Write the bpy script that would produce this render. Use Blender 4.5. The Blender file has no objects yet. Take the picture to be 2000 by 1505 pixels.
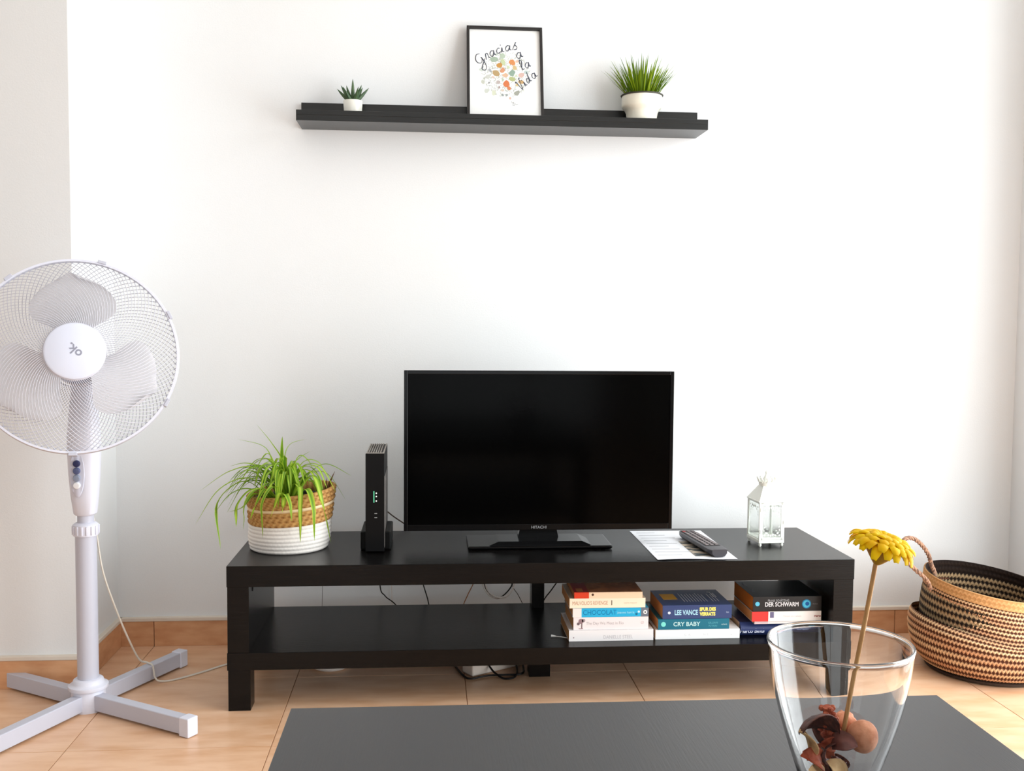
import bpy, bmesh, math, random
from mathutils import Vector, Matrix, Euler
random.seed(7)
S = bpy.context.scene
COL = S.collection
PI = math.pi
sin, cos = math.sin, math.cos
# all lengths below are written in centimetres and scaled to metres here
CM = 0.01

# ------------------------------------------------------------------ camera
cd = bpy.data.cameras.new('camera'); cam = bpy.data.objects.new('camera', cd); COL.objects.link(cam)
R_ = Vector((0.99664834, -0.08142108, 0.0079185)); U_ = Vector((-0.0030514, 0.05972835, 0.99821)); F_ = Vector((0.0817483, 0.9948885, -0.05927971))
M_ = Matrix(((R_.x, U_.x, -F_.x), (R_.y, U_.y, -F_.y), (R_.z, U_.z, -F_.z))).to_4x4()
M_.translation = Vector((46.24238, -286.77897, 89.98264)) * CM
cam.matrix_world = M_
cd.sensor_width = 36.0; cd.lens = 1990.076 / 2000 * 36.0; cd.clip_start = 0.02
S.camera = cam

# ------------------------------------------------------------------ light and exposure
S.view_settings.view_transform = 'Standard'; S.view_settings.look = 'None'
S.view_settings.gamma = 1.0; S.view_settings.use_curve_mapping = False
S.view_settings.exposure = -0.05
W = bpy.data.worlds.new('world'); S.world = W; W.use_nodes = True
W.node_tree.nodes['Background'].inputs[0].default_value = (0.93, 0.97, 1.0, 1); W.node_tree.nodes['Background'].inputs[1].default_value = 0.6
def area(name, loc, rot, sx, sy, power, col):
    l = bpy.data.lights.new(name, 'AREA'); l.shape = 'RECTANGLE'; l.size = sx; l.size_y = sy; l.energy = power; l.color = col
    o = bpy.data.objects.new(name, l); COL.objects.link(o); o.location = loc; o.rotation_euler = rot; return o
# daylight through the balcony door opening in the right wall
area('daylight_right', (2.44, -1.53, 1.18), (0, math.radians(90), 0), 2.3, 2.3, 114, (0.935, 0.985, 1.0))
# unseen area light added as low fill from behind the camera
area('fill_rear', (0.35, -6.15, 1.20), (math.radians(90), 0, 0), 3.0, 2.25, 32, (0.925, 0.98, 1.0))

# ------------------------------------------------------------------ materials
def lin(c):
    return tuple(((v/255)/12.92 if v/255 <= .04045 else ((v/255+.055)/1.055)**2.4) for v in c)
def mat(name, rgb, rough=.5, spec=.5, metal=0, noise=None, bump=None, coat=0, trans=0, vcol=None, sss=0, rnd=0, emis=None, ior=1.45):
    """procedural material: rgb in 0..255; noise=(rgb2, scale, xyz stretch, lo, hi); bump=(scale, strength, stretch)"""
    m = bpy.data.materials.new(name); m.use_nodes = True; nt = m.node_tree; N = nt.nodes; Lk = nt.links
    b = N['Principled BSDF']
    c = lin(rgb)
    b.inputs['Base Color'].default_value = (*c, 1); b.inputs['Roughness'].default_value = rough
    b.inputs['Specular IOR Level'].default_value = spec; b.inputs['Metallic'].default_value = metal
    b.inputs['Coat Weight'].default_value = coat; b.inputs['Transmission Weight'].default_value = trans; b.inputs['IOR'].default_value = ior
    tc = N.new('ShaderNodeTexCoord')
    def tex(scale, st, detail=4):
        mp = N.new('ShaderNodeMapping'); mp.inputs['Scale'].default_value = st; Lk.new(tc.outputs['Object'], mp.inputs[0])
        if rnd:
            oi = N.new('ShaderNodeObjectInfo'); cb = N.new('ShaderNodeVectorMath'); cb.operation = 'SCALE'; cb.inputs[0].default_value = (31, 17, 9)
            Lk.new(oi.outputs['Random'], cb.inputs['Scale']); Lk.new(cb.outputs[0], mp.inputs['Location'])
        n = N.new('ShaderNodeTexNoise'); n.inputs['Scale'].default_value = scale; n.inputs['Detail'].default_value = detail; Lk.new(mp.outputs[0], n.inputs[0]); return n
    src = None
    if vcol:
        a = N.new('ShaderNodeAttribute'); a.attribute_name = vcol; src = a.outputs['Color']
    if noise:
        rgb2, sc, st, lo, hi = noise
        n = tex(sc, st); r = N.new('ShaderNodeMapRange'); r.inputs[1].default_value = lo; r.inputs[2].default_value = hi
        Lk.new(n.outputs[0], r.inputs[0]); mx = N.new('ShaderNodeMix'); mx.data_type = 'RGBA'
        mx.inputs[6].default_value = (*c, 1); mx.inputs[7].default_value = (*lin(rgb2), 1)
        Lk.new(r.outputs[0], mx.inputs[0])
        if src:
            mx.blend_type = 'MULTIPLY'; Lk.new(src, mx.inputs[6])
        src = mx.outputs[2]
    if rnd:
        oi = N.new('ShaderNodeObjectInfo'); mr = N.new('ShaderNodeMapRange'); mr.inputs[3].default_value = 1-rnd; mr.inputs[4].default_value = 1+rnd
        Lk.new(oi.outputs['Random'], mr.inputs[0]); hs = N.new('ShaderNodeHueSaturation'); Lk.new(mr.outputs[0], hs.inputs['Value'])
        if src: Lk.new(src, hs.inputs['Color'])
        else: hs.inputs['Color'].default_value = (*c, 1)
        src = hs.outputs[0]
    if src: Lk.new(src, b.inputs['Base Color'])
    if bump:
        sc, strg, st = bump; n = tex(sc, st, 6); bp = N.new('ShaderNodeBump'); bp.inputs['Strength'].default_value = strg; bp.inputs['Distance'].default_value = .002
        Lk.new(n.outputs[0], bp.inputs['Height']); Lk.new(bp.outputs[0], b.inputs['Normal'])
    if sss:
        tr = N.new('ShaderNodeBsdfTranslucent'); ms = N.new('ShaderNodeMixShader'); ms.inputs[0].default_value = sss
        if src: Lk.new(src, tr.inputs[0])
        else: tr.inputs[0].default_value = (*c, 1)
        Lk.new(b.outputs[0], ms.inputs[1]); Lk.new(tr.outputs[0], ms.inputs[2]); Lk.new(ms.outputs[0], N['Material Output'].inputs[0])
    if emis:
        b.inputs['Emission Color'].default_value = (*lin(emis[0]), 1); b.inputs['Emission Strength'].default_value = emis[1]
    return m
_mc = {}
def M(name, *a, **k):
    if name not in _mc: _mc[name] = mat(name, *a, **k)
    return _mc[name]

wall_m = M('wall_paint', (236, 237, 238), .75, .2, noise=((231, 232, 232), 1.2, (1, 1, 1), .35, .7), bump=(260, .12, (1, 1, 1)))
ceil_m = M('ceiling_paint', (240, 240, 238), .8, .2, bump=(200, .1, (1, 1, 1)))
tile_m = M('floor_tile_beige', (232, 190, 156), .28, .45, noise=((216, 166, 126), 9, (1, 3.2, 1), .38, .72), rnd=.03, bump=(30, .04, (1, 1, 1)))
grout_m = M('grout', (168, 128, 100), .9, .1)
skirt_m = M('skirting_tile', (222, 170, 128), .35, .45, noise=((202, 144, 102), 14, (1, 1, 3), .35, .7), rnd=.04)
caulk_m = M('skirting_plaster_lip', (226, 214, 200), .7, .2)
black_wood = M('black_brown_laminate', (7, 6, 6), .27, .24, noise=((17, 14, 13), 22, (.6, 9, 9), .42, .8), bump=(60, .16, (.5, 9, 9)))
ledge_m = M('black_laminate', (9, 10, 9), .3, .6, noise=((18, 18, 17), 22, (.6, 9, 9), .42, .8), bump=(60, .12, (.5, 9, 9)))
tv_plastic = M('glossy_black_plastic', (3, 3, 4), .16, .25)
tv_screen = M('screen_glass', (1, 1, 1), .12, .07)
matt_black = M('matt_black_plastic', (6, 6, 6), .5, .18)
fan_white = M('fan_white_plastic', (222, 223, 236), .38, .45)
fan_grey = M('fan_grey_paint', (196, 197, 210), .35, .5)
wire_m = M('grille_wire', (214, 214, 224), .4, .5)
blade_m = M('fan_blade_plastic', (240, 239, 242), .45, .4, sss=.4)
white_cord = M('white_cord', (222, 214, 202), .5, .4)
black_cord = M('black_cord', (14, 12, 11), .5, .4)
ceramic = M('white_ceramic', (240, 238, 228), .25, .5)
glass_m = M('clear_glass', (255, 255, 255), .0, .5, trans=1, ior=1.45)
leaf_m = M('leaf_green', (90, 150, 30), .42, .4, vcol='Col', sss=.35)

# ------------------------------------------------------------------ mesh helpers
class MB:
    def __init__(s): s.v = []; s.f = []; s.mi = []; s.c = []; s.cur = 0; s.col = (1, 1, 1); s.usec = False
    def add(s, vs, fs, cols=None):
        k = len(s.v); s.v += [tuple(p) for p in vs]; s.f += [tuple(i+k for i in f) for f in fs]; s.mi += [s.cur]*len(fs)
        if cols: s.usec = True
        s.c += cols if cols else [s.col]*len(vs)
    def box(s, x0, x1, y0, y1, z0, z1, b=0.0, T=None):
        if b <= 0:
            vs = [(x, y, z) for z in (z0, z1) for y in (y0, y1) for x in (x0, x1)]
            fs = [(0, 2, 3, 1), (4, 5, 7, 6), (0, 1, 5, 4), (2, 6, 7, 3), (0, 4, 6, 2), (1, 3, 7, 5)]
        else:
            bm = bmesh.new(); bmesh.ops.create_cube(bm, size=1)
            for v in bm.verts: v.co = Vector(((x0+x1)/2 + v.co.x*(x1-x0), (y0+y1)/2 + v.co.y*(y1-y0), (z0+z1)/2 + v.co.z*(z1-z0)))
            bmesh.ops.bevel(bm, geom=bm.edges[:], offset=b, segments=2, affect='EDGES', profile=.5)
            bm.verts.index_update(); vs = [tuple(v.co) for v in bm.verts]; fs = [tuple(v.index for v in f.verts) for f in bm.faces]; bm.free()
        if T: vs = [tuple(T @ Vector(v)) for v in vs]
        s.add(vs, fs)
        return s
    def tube(s, pts, r, n=8, cap=True, closed=False):
        pts = [Vector(p) for p in pts]; m = len(pts); rr = r if callable(r) else (lambda t: r)
        up = Vector((0, 0, 1)); vs = []; fs = []; prev = None
        for i, p in enumerate(pts):
            if closed: d = pts[(i+1) % m]-pts[i-1]
            else: d = pts[min(i+1, m-1)]-pts[max(i-1, 0)]
            if d.length < 1e-9: d = Vector((0, 0, 1))
            d.normalize()
            if prev is None: a = d.orthogonal().normalized()
            else:
                a = prev - d*prev.dot(d)
                a = a.normalized() if a.length > 1e-6 else d.orthogonal().normalized()
            prev = a; b = d.cross(a); q = rr(i/(m-1) if m > 1 else 0)
            for k in range(n): vs.append(p + (a*cos(2*PI*k/n)+b*sin(2*PI*k/n))*q)
        for i in range(m if closed else m-1):
            j = (i+1) % m
            for k in range(n): fs.append((i*n+k, i*n+(k+1) % n, j*n+(k+1) % n, j*n+k))
        if cap and not closed: fs.append(tuple(range(n-1, -1, -1))); fs.append(tuple((m-1)*n+k for k in range(n)))
        s.add(vs, fs); return s
    def lathe(s, prof, n=48, c=(0, 0, 0), T=None, closed=False):
        vs = []; fs = []; idx = []
        for r, z in prof:
            if r < 1e-5: idx.append([len(vs)]*n); vs.append(Vector((c[0], c[1], c[2]+z)))
            else:
                idx.append(list(range(len(vs), len(vs)+n)))
                for k in range(n): a = 2*PI*k/n; vs.append(Vector((c[0]+r*cos(a), c[1]+r*sin(a), c[2]+z)))
        m = len(prof)
        for i in range(m if closed else m-1):
            A = idx[i]; B = idx[(i+1) % m]
            for k in range(n):
                f = [A[k], A[(k+1) % n], B[(k+1) % n], B[k]]; g = []
                for q in f:
                    if q not in g: g.append(q)
                if len(g) > 2: fs.append(tuple(g))
        if T: vs = [T @ v for v in vs]
        s.add(vs, fs); return s
    def prism(s, poly, a0, a1, axis='y', T=None):
        """poly: 2D outline; extruded along axis from a0 to a1"""
        n = len(poly)
        def P(u, v, w): return {'y': (u, w, v), 'z': (u, v, w), 'x': (w, u, v)}[axis]
        vs = [P(u, v, a0) for u, v in poly]+[P(u, v, a1) for u, v in poly]
        fs = [tuple(range(n)), tuple(range(2*n-1, n-1, -1))]+[(i, i+n, (i+1) % n+n, (i+1) % n) for i in range(n)]
        if T: vs = [tuple(T @ Vector(v)) for v in vs]
        s.add(vs, fs); return s
    def ball(s, c, r, n=16, T=None):
        pr = [(r*sin(PI*i/(n//2)), -r*cos(PI*i/(n//2))) for i in range(n//2+1)]; pr[0] = (0, -r); pr[-1] = (0, r)
        return s.lathe(pr, n, c, T)
    def build(s, name, mats, parent=None, smooth=False, loc=None, sharp=40):
        me = bpy.data.meshes.new(name); me.from_pydata([(x*CM, y*CM, z*CM) for x, y, z in s.v], [], s.f)
        if not isinstance(mats, (list, tuple)): mats = [mats]
        for m in mats: me.materials.append(m)
        if len(mats) > 1: me.polygons.foreach_set('material_index', s.mi)
        bm = bmesh.new(); bm.from_mesh(me); bmesh.ops.recalc_face_normals(bm, faces=bm.faces[:])
        bm.to_mesh(me); bm.free()
        if s.usec:
            at = me.color_attributes.new('Col', 'FLOAT_COLOR', 'POINT'); buf = []
            for c in s.c: buf += [c[0], c[1], c[2], 1.0]
            at.data.foreach_set('color', buf)
        if smooth:
            me.polygons.foreach_set('use_smooth', [True]*len(me.polygons))
            if sharp: me.set_sharp_from_angle(angle=math.radians(sharp))
        o = bpy.data.objects.new(name, me); COL.objects.link(o)
        if parent: o.parent = parent
        if loc: o.location = Vector(loc)*CM
        return o
def tag(o, label=None, cat=None, group=None, kind=None):
    if label: o['label'] = label
    if cat: o['category'] = cat
    if group: o['group'] = group
    if kind: o['kind'] = kind
    return o
def thing(name, label, cat, loc, rz=0, group=None):
    o = bpy.data.objects.new(name, None); COL.objects.link(o); o.empty_display_size = .05
    o.location = Vector(loc)*CM; o.rotation_euler = (0, 0, rz); return tag(o, label, cat, group)
def struct(name, mb, m, parent=None, **k):
    o = mb.build(name, m, parent, **k)
    if not parent: o['kind'] = 'structure'
    return o
def text(name, s, size, m, parent, T, extrude=.012, sx=1.0, align='CENTER', shear=0, bold=0, label=None):
    c = bpy.data.curves.new(name, 'FONT'); c.body = s; c.size = size*CM; c.extrude = extrude*CM; c.align_x = align; c.align_y = 'CENTER'; c.shear = shear; c.offset = bold*CM
    c.resolution_u = 3
    o = bpy.data.objects.new(name, c); COL.objects.link(o)
    dg = bpy.context.evaluated_depsgraph_get(); me = bpy.data.meshes.new_from_object(o.evaluated_get(dg))
    bpy.data.objects.remove(o); me.name = name; me.materials.clear(); me.materials.append(m)
    n = bpy.data.objects.new(name, me); COL.objects.link(n); n.parent = parent
    T = T.copy(); T.translation = T.translation*CM
    n.matrix_local = T @ Matrix.Diagonal((sx, 1, 1, 1))
    if label: n['label'] = label
    return n
def TR(loc, rx=0, ry=0, rz=0): return Matrix.Translation(Vector(loc)) @ Euler((rx, ry, rz)).to_matrix().to_4x4()
def bez(P, n=14):
    """smooth curve through the control points (Catmull-Rom)"""
    P = [Vector(p) for p in P]; Q = [P[0]*2-P[1]]+P+[P[-1]*2-P[-2]]; out = []
    for i in range(1, len(Q)-2):
        for k in range(n):
            t = k/n; a, b, c, d = Q[i-1], Q[i], Q[i+1], Q[i+2]
            out.append(.5*((2*b)+(c-a)*t+(2*a-5*b+4*c-d)*t*t+(3*b-3*c+d-a)*t**3))
    out.append(P[-1]); return out

# ------------------------------------------------------------------ the room
PX, PY, RX = -39.4, -32.0, 218.5          # return wall, pillar front, right wall
LX, RY, CZ = -330.0, -600.0, 262.0        # far left wall, rear wall, ceiling
b = MB(); b.box(PX-12, RX+14, 0, 12, -2, CZ); struct('wall_back', b, wall_m)
b = MB(); b.box(LX-12, PX, PY, 12, -2, CZ, .25); struct('wall_pillar', b, wall_m)
b = MB()
for y0, y1, z0, z1 in ((-38, 12, -2, CZ), (RY-12, -268, -2, CZ), (-268, -38, -2, 3), (-268, -38, 240, CZ)): b.box(RX, RX+14, y0, y1, z0, z1)
struct('wall_right', b, wall_m)
b = MB(); b.box(LX-12, LX, RY-12, PY, -2, CZ); struct('wall_left', b, wall_m)
b = MB()
for x0, x1, z0, z1 in ((LX-12, -120, -2, CZ), (190, RX+14, -2, CZ), (-120, 190, -2, 3), (-120, 190, 238, CZ)): b.box(x0, x1, RY-12, RY, z0, z1)
struct('wall_rear', b, wall_m)
b = MB(); b.box(LX-12, RX+14, RY-12, 12, CZ, CZ+10); struct('ceiling', b, ceil_m)
# balcony door frame, and rear window added to carry the fill (out of view)
b = MB()
for y0, y1, z0, z1 in ((-268, -262, 3, 240), (-44, -38, 3, 240), (-262, -44, 234, 240), (-156, -150, 3, 234)): b.box(RX+4, RX+10, y0, y1, z0, z1, .3)
struct('door_1', b, M('frame_white', (232, 232, 230), .4, .5))
b = MB()
for x0, x1, z0, z1 in ((-120, -114, 3, 238), (184, 190, 3, 238), (-114, 184, 232, 238), (-114, 184, 3, 9), (32, 38, 9, 232)): b.box(x0, x1, RY-9, RY-3, z0, z1, .3)
struct('rear_fill_window', b, _mc['frame_white'])
# floor: grout bed and one object per tile
b = MB(); b.box(LX-12, RX+14, RY-12, 12, -4, -.12); floor = struct('floor', b, grout_m)
Q = 42.63; qx, qy = 13.06, -71.09; G = .1
proto = {}
i0 = int(math.floor((LX-qx)/Q)); i1 = int(math.ceil((RX-qx)/Q)); j0 = int(math.floor((RY-qy)/Q)); j1 = int(math.ceil((0-qy)/Q))
for i in range(i0, i1):
    for j in range(j0, j1):
        x0 = max(qx+i*Q, LX); x1 = min(qx+(i+1)*Q, RX); y0 = max(qy+j*Q, RY); y1 = min(qy+(j+1)*Q, 0)
        if x0 < PX and y1 > PY:
            if x1 <= PX+G*3: 
                y1 = PY
            elif y0 >= PY-.5: x0 = PX
        if x1-x0 < 1 or y1-y0 < 1: continue
        key = (round(x1-x0, 1), round(y1-y0, 1))
        if key not in proto:
            w, h = (x1-x0)/2-G, (y1-y0)/2-G
            t = MB().box(-w, w, -h, h, -.5, 0, .06).build('tile', tile_m, floor, loc=((x0+x1)/2, (y0+y1)/2, 0)); proto[key] = t
        else:
            t = proto[key].copy(); COL.objects.link(t); t.parent = floor; t.location = Vector(((x0+x1)/2, (y0+y1)/2, 0))*CM
# baseboards: cream plaster lip with a row of ceramic skirting tiles
H = 7.0
def skirting(name, x0, y0, x1, y1, nx, ny, joints, lip=True):
    """from (x0,y0) to (x1,y1); (nx,ny) faces the room"""
    L = math.hypot(x1-x0, y1-y0); ux, uy = (x1-x0)/L, (y1-y0)/L
    T = Matrix(((ux, nx, 0, x0), (uy, ny, 0, y0), (0, 0, 1, 0), (0, 0, 0, 1)))
    m = MB().box(0, L, -.3, 1.25, H+.02, H+1.15, .2, T); o = struct(name, m, caulk_m)
    js = [0]+[j for j in joints if 2 < j < L-2]+[L]
    for a, c in zip(js[:-1], js[1:]):
        MB().box(a+.08, c-.08, 0, 1.0, 0, H, .08, T).build('tile', skirt_m, o)
    return o
skirting('baseboard_back', RX, 0, PX, 0, 0, -1, [RX-(qx+k*Q) for k in range(4, -2, -1)])
skirting('baseboard_return', PX, 0, PX, PY-1, 1, 0, [])
skirting('baseboard_pillar', PX+1, PY, LX, PY, 0, -1, [PX+1-(qx-k*Q) for k in range(2, 6)])
skirting('baseboard_right', RX, -37.5, RX, 0, -1, 0, [])

# ------------------------------------------------------------------ tv stand
SW, SH, YF, YB = 149.2, 34.05, -50.76, -11.78
stand = thing('tv_stand', 'low black-brown two-tier bench with thick slabs and short legs, under the television', 'tv stand', (74.6, -31.3, 0))
def loc_(b, o=(74.6, -31.3, 0)):
    b.v = [(x-o[0], y-o[1], z-o[2]) for x, y, z in b.v]; return b
loc_(MB().box(0, SW, YF, YB, SH-4.9, SH, .08)).build('top_slab', black_wood, stand)
loc_(MB().box(0, SW, YF, YB, 9.6, 13.68, .08)).build('lower_shelf', black_wood, stand)
for x0 in (.12, SW-4.9-.12):
    loc_(MB().box(x0, x0+4.9, YF+.15, YB-.15, 13.68, SH-4.9, .05)).build('side_panel', black_wood, stand)
for x0 in (.2, SW-5.1-.2):
    for y0 in (YF+.15, YB-5.35):
        loc_(MB().box(x0, x0+5.1, y0, y0+5.2, 0, 9.6, .06)).build('leg', black_wood, stand)
loc_(MB().box(72.2, 77.6, -31.8, -26.6, 0, 9.6, .06)).build('leg', black_wood, stand)
loc_(MB().box(74.2, 77.6, -17, YB-.4, 13.68, SH-4.9, .05)).build('divider', black_wood, stand)
fit = MB().lathe([(0, 0), (.55, 0), (.55, .12), (0, .12)], 16, T=TR((5.0, -45.5, 27.4), 0, PI/2, 0)); loc_(fit).build('cam_lock_fitting', M('dark_hole', (4, 4, 4), .8), stand)

# ------------------------------------------------------------------ picture ledge
LEX0, LEX1, LZ = 11.5, 121.4, 143.0
ledge = thing('picture_ledge', 'long narrow black picture ledge mounted high on the white wall', 'shelf', (66.4, 0, LZ))
o_ = (66.4, 0, LZ)
loc_(MB().box(LEX0, LEX1, -12.9, -.05, LZ, LZ+1.5, .05), o_).build('shelf_board', ledge_m, ledge)
loc_(MB().box(LEX0, LEX1, -12.9, -11.7, LZ+1.5, LZ+2.76, .05), o_).build('front_lip', ledge_m, ledge)
loc_(MB().box(LEX0, LEX1, -1.5, -.05, LZ+1.5, 149.95, .05), o_).build('back_panel', ledge_m, ledge)
ZB = LZ+1.5

# ------------------------------------------------------------------ blades and leaves
def strip(b, pts, width, c_edge, c_mid, fold=.25, side=None, th=.0):
    """arching blade with a folded keel; colour runs from edge to mid-rib"""
    n = len(pts)
    for i in range(n): pass
    vs = []; cs = []; fs = []
    prev = None
    for i, p in enumerate(pts):
        t = i/(n-1); d = (pts[min(i+1, n-1)]-pts[max(i-1, 0)])
        d = d.normalized() if d.length > 1e-9 else Vector((0, 0, 1))
        a = side if side else d.cross(Vector((0, 0, 1)))
        if a.length < .15: a = prev if prev else Vector((1, 0, 0))
        a = (a-d*a.dot(d)).normalized()
        if prev and a.dot(prev) < 0: a = -a
        prev = a; nn = a.cross(d).normalized()
        if nn.z < 0: nn = -nn
        w = width*(min(1, .7+1.5*t))*(max(0, 1-t**2.0))**.75+.015
        for q, lift in ((-1, fold), (-.5, fold*.4), (0, 0), (.5, fold*.4), (1, fold)):
            vs.append(p + a*q*w*.5 + nn*lift*w*.5)
        e = c_edge; m = c_mid
        cs += [e, tuple((e[k]+m[k])/2 for k in range(3)), m, tuple((e[k]+m[k])/2 for k in range(3)), e]
    for i in range(n-1):
        for k in range(4): fs.append((i*5+k, i*5+k+1, i*5+k+6, i*5+k+5))
    b.add(vs, fs, cs)

# small succulent on the ledge
ox, oy = 25.8, -6.4
suc = thing('potted_succulent', 'tiny spiky dark green succulent in a white pot, left end of the ledge', 'potted plant', (ox, oy, ZB))
MB().lathe([(0, 0), (2.1, 0), (2.25, .2), (2.6, 5.0), (2.55, 5.15), (2.35, 5.15), (2.2, 4.5), (0, 4.5)], 40).build('pot', ceramic, suc, smooth=True)
MB().lathe([(0, 4.75), (2.2, 4.6), (2.1, 4.4), (0, 4.4)], 24).build('soil', M('soil', (46, 34, 24), .9, noise=((80, 62, 46), 300, (1, 1, 1), .4, .6), bump=(400, .8, (1, 1, 1))), suc)
sm = M('succulent_green', (52, 78, 50), .45, .4, noise=((84, 106, 72), 60, (1, 1, 1), .35, .65))
for k, (az, tilt, ln) in enumerate([(190, 52, 4.7), (170, 34, 5.0), (215, 38, 4.2), (95, 8, 6.2), (270, 6, 5.4), (330, 30, 4.6), (5, 46, 5.2), (20, 30, 4.4), (140, 24, 4.8), (300, 44, 4.0), (240, 55, 3.8), (60, 26, 4.8)]):
    a = math.radians(az); t = math.radians(tilt); d = Vector((cos(a)*sin(t), sin(a)*sin(t), cos(t)))
    p0 = Vector((cos(a)*.5, sin(a)*.5, 4.7)); pts = [p0+d*ln*u+Vector((0, 0, .5*u*u)) for u in [i/7 for i in range(8)]]
    MB().tube(pts, lambda q: .72*(1-q)**.85*(.75+.7*q)+.02, 6).build('leaf', sm, suc, smooth=True)

# grass plant on the ledge
ox, oy = 104.3, -7.25
gp = thing('potted_grass', 'bushy bright green grass in a round off-white stepped pot, right end of the ledge', 'potted plant', (ox, oy, ZB))
MB().lathe([(0, 0), (4.0, 0), (4.1, .25), (4.15, 2.5), (4.35, 3.6), (4.75, 4.4), (5.3, 4.9), (5.48, 5.5), (5.5, 8.3), (5.4, 8.5), (5.2, 8.5), (5.1, 7.7), (0, 7.7)], 64).build('pot', M('cream_ceramic', (238, 234, 218), .28, .5), gp, smooth=True)
MB().lathe([(5.0, 7.9), (5.72, 8.1), (5.85, 8.35), (5.7, 8.45), (5.0, 8.3)], 48, closed=True).build('inner_pot_rim', M('inner_pot', (60, 58, 50), .5), gp, smooth=True)
MB().lathe([(0, 8.1), (5.0, 8.0), (5.0, 7.8), (0, 7.8)], 24).build('soil', _mc['soil'], gp)
for k in range(200):
    a = random.uniform(0, 2*PI); rr = 4.3*math.sqrt(random.random()); lean = (rr/4.3)**1.3*random.uniform(.28, .85)+random.uniform(0, .1)
    ln = random.uniform(7.4, 12.0)*(1-.1*lean)
    p = Vector((cos(a)*rr, sin(a)*rr*.85, 8.0)); d = Vector((cos(a)*lean, sin(a)*lean, 1)).normalized(); pts = []
    for u in range(7):
        t = u/6; q = p+d*ln*t+Vector((cos(a), sin(a), -.6))*1.5*lean*t*t; q.y = min(q.y, 6.4); pts.append(q)
    g = random.random(); ce = lin((40+40*g, 76+46*g, 4)); cm = lin((104+76*g, 140+52*g, 22))
    bb = MB(); strip(bb, pts, random.uniform(.34, .5), ce, cm, .35, side=Vector((cos(a+1.57+random.uniform(-1, 1)), sin(a+1.57), 0)))
    bb.build('blade', leaf_m, gp, smooth=True, sharp=0)

# framed print leaning on the wall
fr = thing('framed_print', 'black-framed print with handwriting around a disc of tiny watercolour drawings, leaning on the ledge', 'picture', (66.8, -9.4, ZB+.38))
fr.rotation_euler = (-math.asin((9.4-1.9)/28.3), 0, 0)
FW, FH = 10.4, 28.0
fm = M('frame_black', (24, 20, 20), .4, .5)
for x0, x1, z0, z1 in ((-FW, -FW+.75, 0, FH), (FW-.75, FW, 0, FH)): MB().box(x0, x1, 0, 1.4, z0, z1, .05).build('frame_side', fm, fr)
for z0, z1 in ((0, .75), (FH-.75, FH)): MB().box(-FW+.75, FW-.75, 0, 1.4, z0, z1, .05).build('frame_rail', fm, fr)
MB().box(-FW+.7, FW-.7, .7, .95, .7, FH-.7).build('paper', M('print_paper', (240, 240, 238), .6, .3), fr)
MB().box(-FW+.5, FW-.5, 1.0, 1.3, .5, FH-.5).build('backing_board', M('backing', (110, 90, 70), .8), fr)
PR = TR((0, .69, 0), PI/2)      # x,y of the print -> x,z of the frame
def flat(name, poly, col, z=.0, lab=None, par=None, T=PR, m=None):
    b = MB(); n = len(poly); vs = [T @ Vector((x, y, z+h)) for h in (0, .015) for x, y in poly]
    b.add(vs, [tuple(range(n)), tuple(range(2*n-1, n-1, -1))]+[(i, i+n, (i+1) % n+n, (i+1) % n) for i in range(n)])
    o = b.build(name, m or M('ink_%d_%d_%d' % col, col, .6, .2), par or fr)
    if lab: o['label'] = lab
    return o
def blob(cx, cy, r, sq=.8, rot=0, n=9, jit=.18, seed=0):
    rg = random.Random(seed); out = []
    for k in range(n):
        a = 2*PI*k/n; q = r*(1+rg.uniform(-jit, jit)); x = q*cos(a); y = q*sq*sin(a); out.append((cx+x*cos(rot)-y*sin(rot), cy+x*sin(rot)+y*cos(rot)))
    return out
# disc of little drawings: (dx, dy, r, colour) about the centre of the disc, in cm of the print
DC = (.3, 14.1)
spots = [(-3.2, 4.0, 1.0, (172, 190, 170)), (-.9, 5.0, .85, (190, 205, 186)), (-.8, 3.3, .8, (200, 212, 170)), (1.7, 3.3, .95, (224, 150, 96)), (-1.7, 2.3, .85, (206, 152, 84)),
         (-1.0, 1.0, .7, (222, 160, 124)), (-2.7, .2, 1.0, (192, 164, 120)), (-.2, -.4, .8, (228, 190, 160)), (1.6, .3, .95, (152, 176, 160)), (2.3, 1.8, .7, (214, 190, 140)), (1.6, -1.4, .8, (188, 194, 140)),
         (4.1, -.2, .8, (222, 190, 180)), (.1, -2.7, 1.0, (222, 130, 84)), (.7, -4.0, .6, (220, 140, 96)), (-2.1, -2.4, .6, (196, 184, 180)), (-4.9, -.9, .7, (212, 214, 208)), (-6.2, -2.4, .6, (206, 208, 196)),
         (4.0, -2.1, .7, (204, 168, 120)), (-4.6, -2.6, .35, (168, 170, 172)), (-1.9, -3.8, .35, (176, 160, 156)), (-1.0, -5.9, .35, (160, 168, 166)), (.1, -5.9, .35, (160, 168, 166)), (2.8, -5.3, .8, (168, 170, 160)),
         (-4.3, .9, .5, (180, 184, 190)), (-6.6, 1.0, .6, (214, 222, 214)), (-5.2, -4.8, .7, (216, 220, 210)), (-3.3, -5.4, .7, (222, 226, 204)), (-3.5, -1.0, .4, (228, 206, 196)), (3.0, 3.6, .5, (230, 196, 176)), (2.7, -.5, .4, (212, 222, 196)),
         (-.9, -1.7, .35, (190, 206, 180)), (2.9, -3.0, .45, (226, 200, 150)), (-1.0, -4.6, .45, (222, 206, 190)), (1.0, -6.8, .35, (230, 190, 170)), (.6, 1.9, .45, (210, 220, 190)), (5.4, .6, .6, (200, 214, 210)), (-2.4, 5.4, .4, (206, 216, 206))]
for k, (dx, dy, r, c) in enumerate(spots):
    flat('drawing', blob(DC[0]+dx*1.02, DC[1]+dy*1.06, r*1.1, .78, k*.9, seed=k), tuple(int(v*.93) for v in c))
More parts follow.
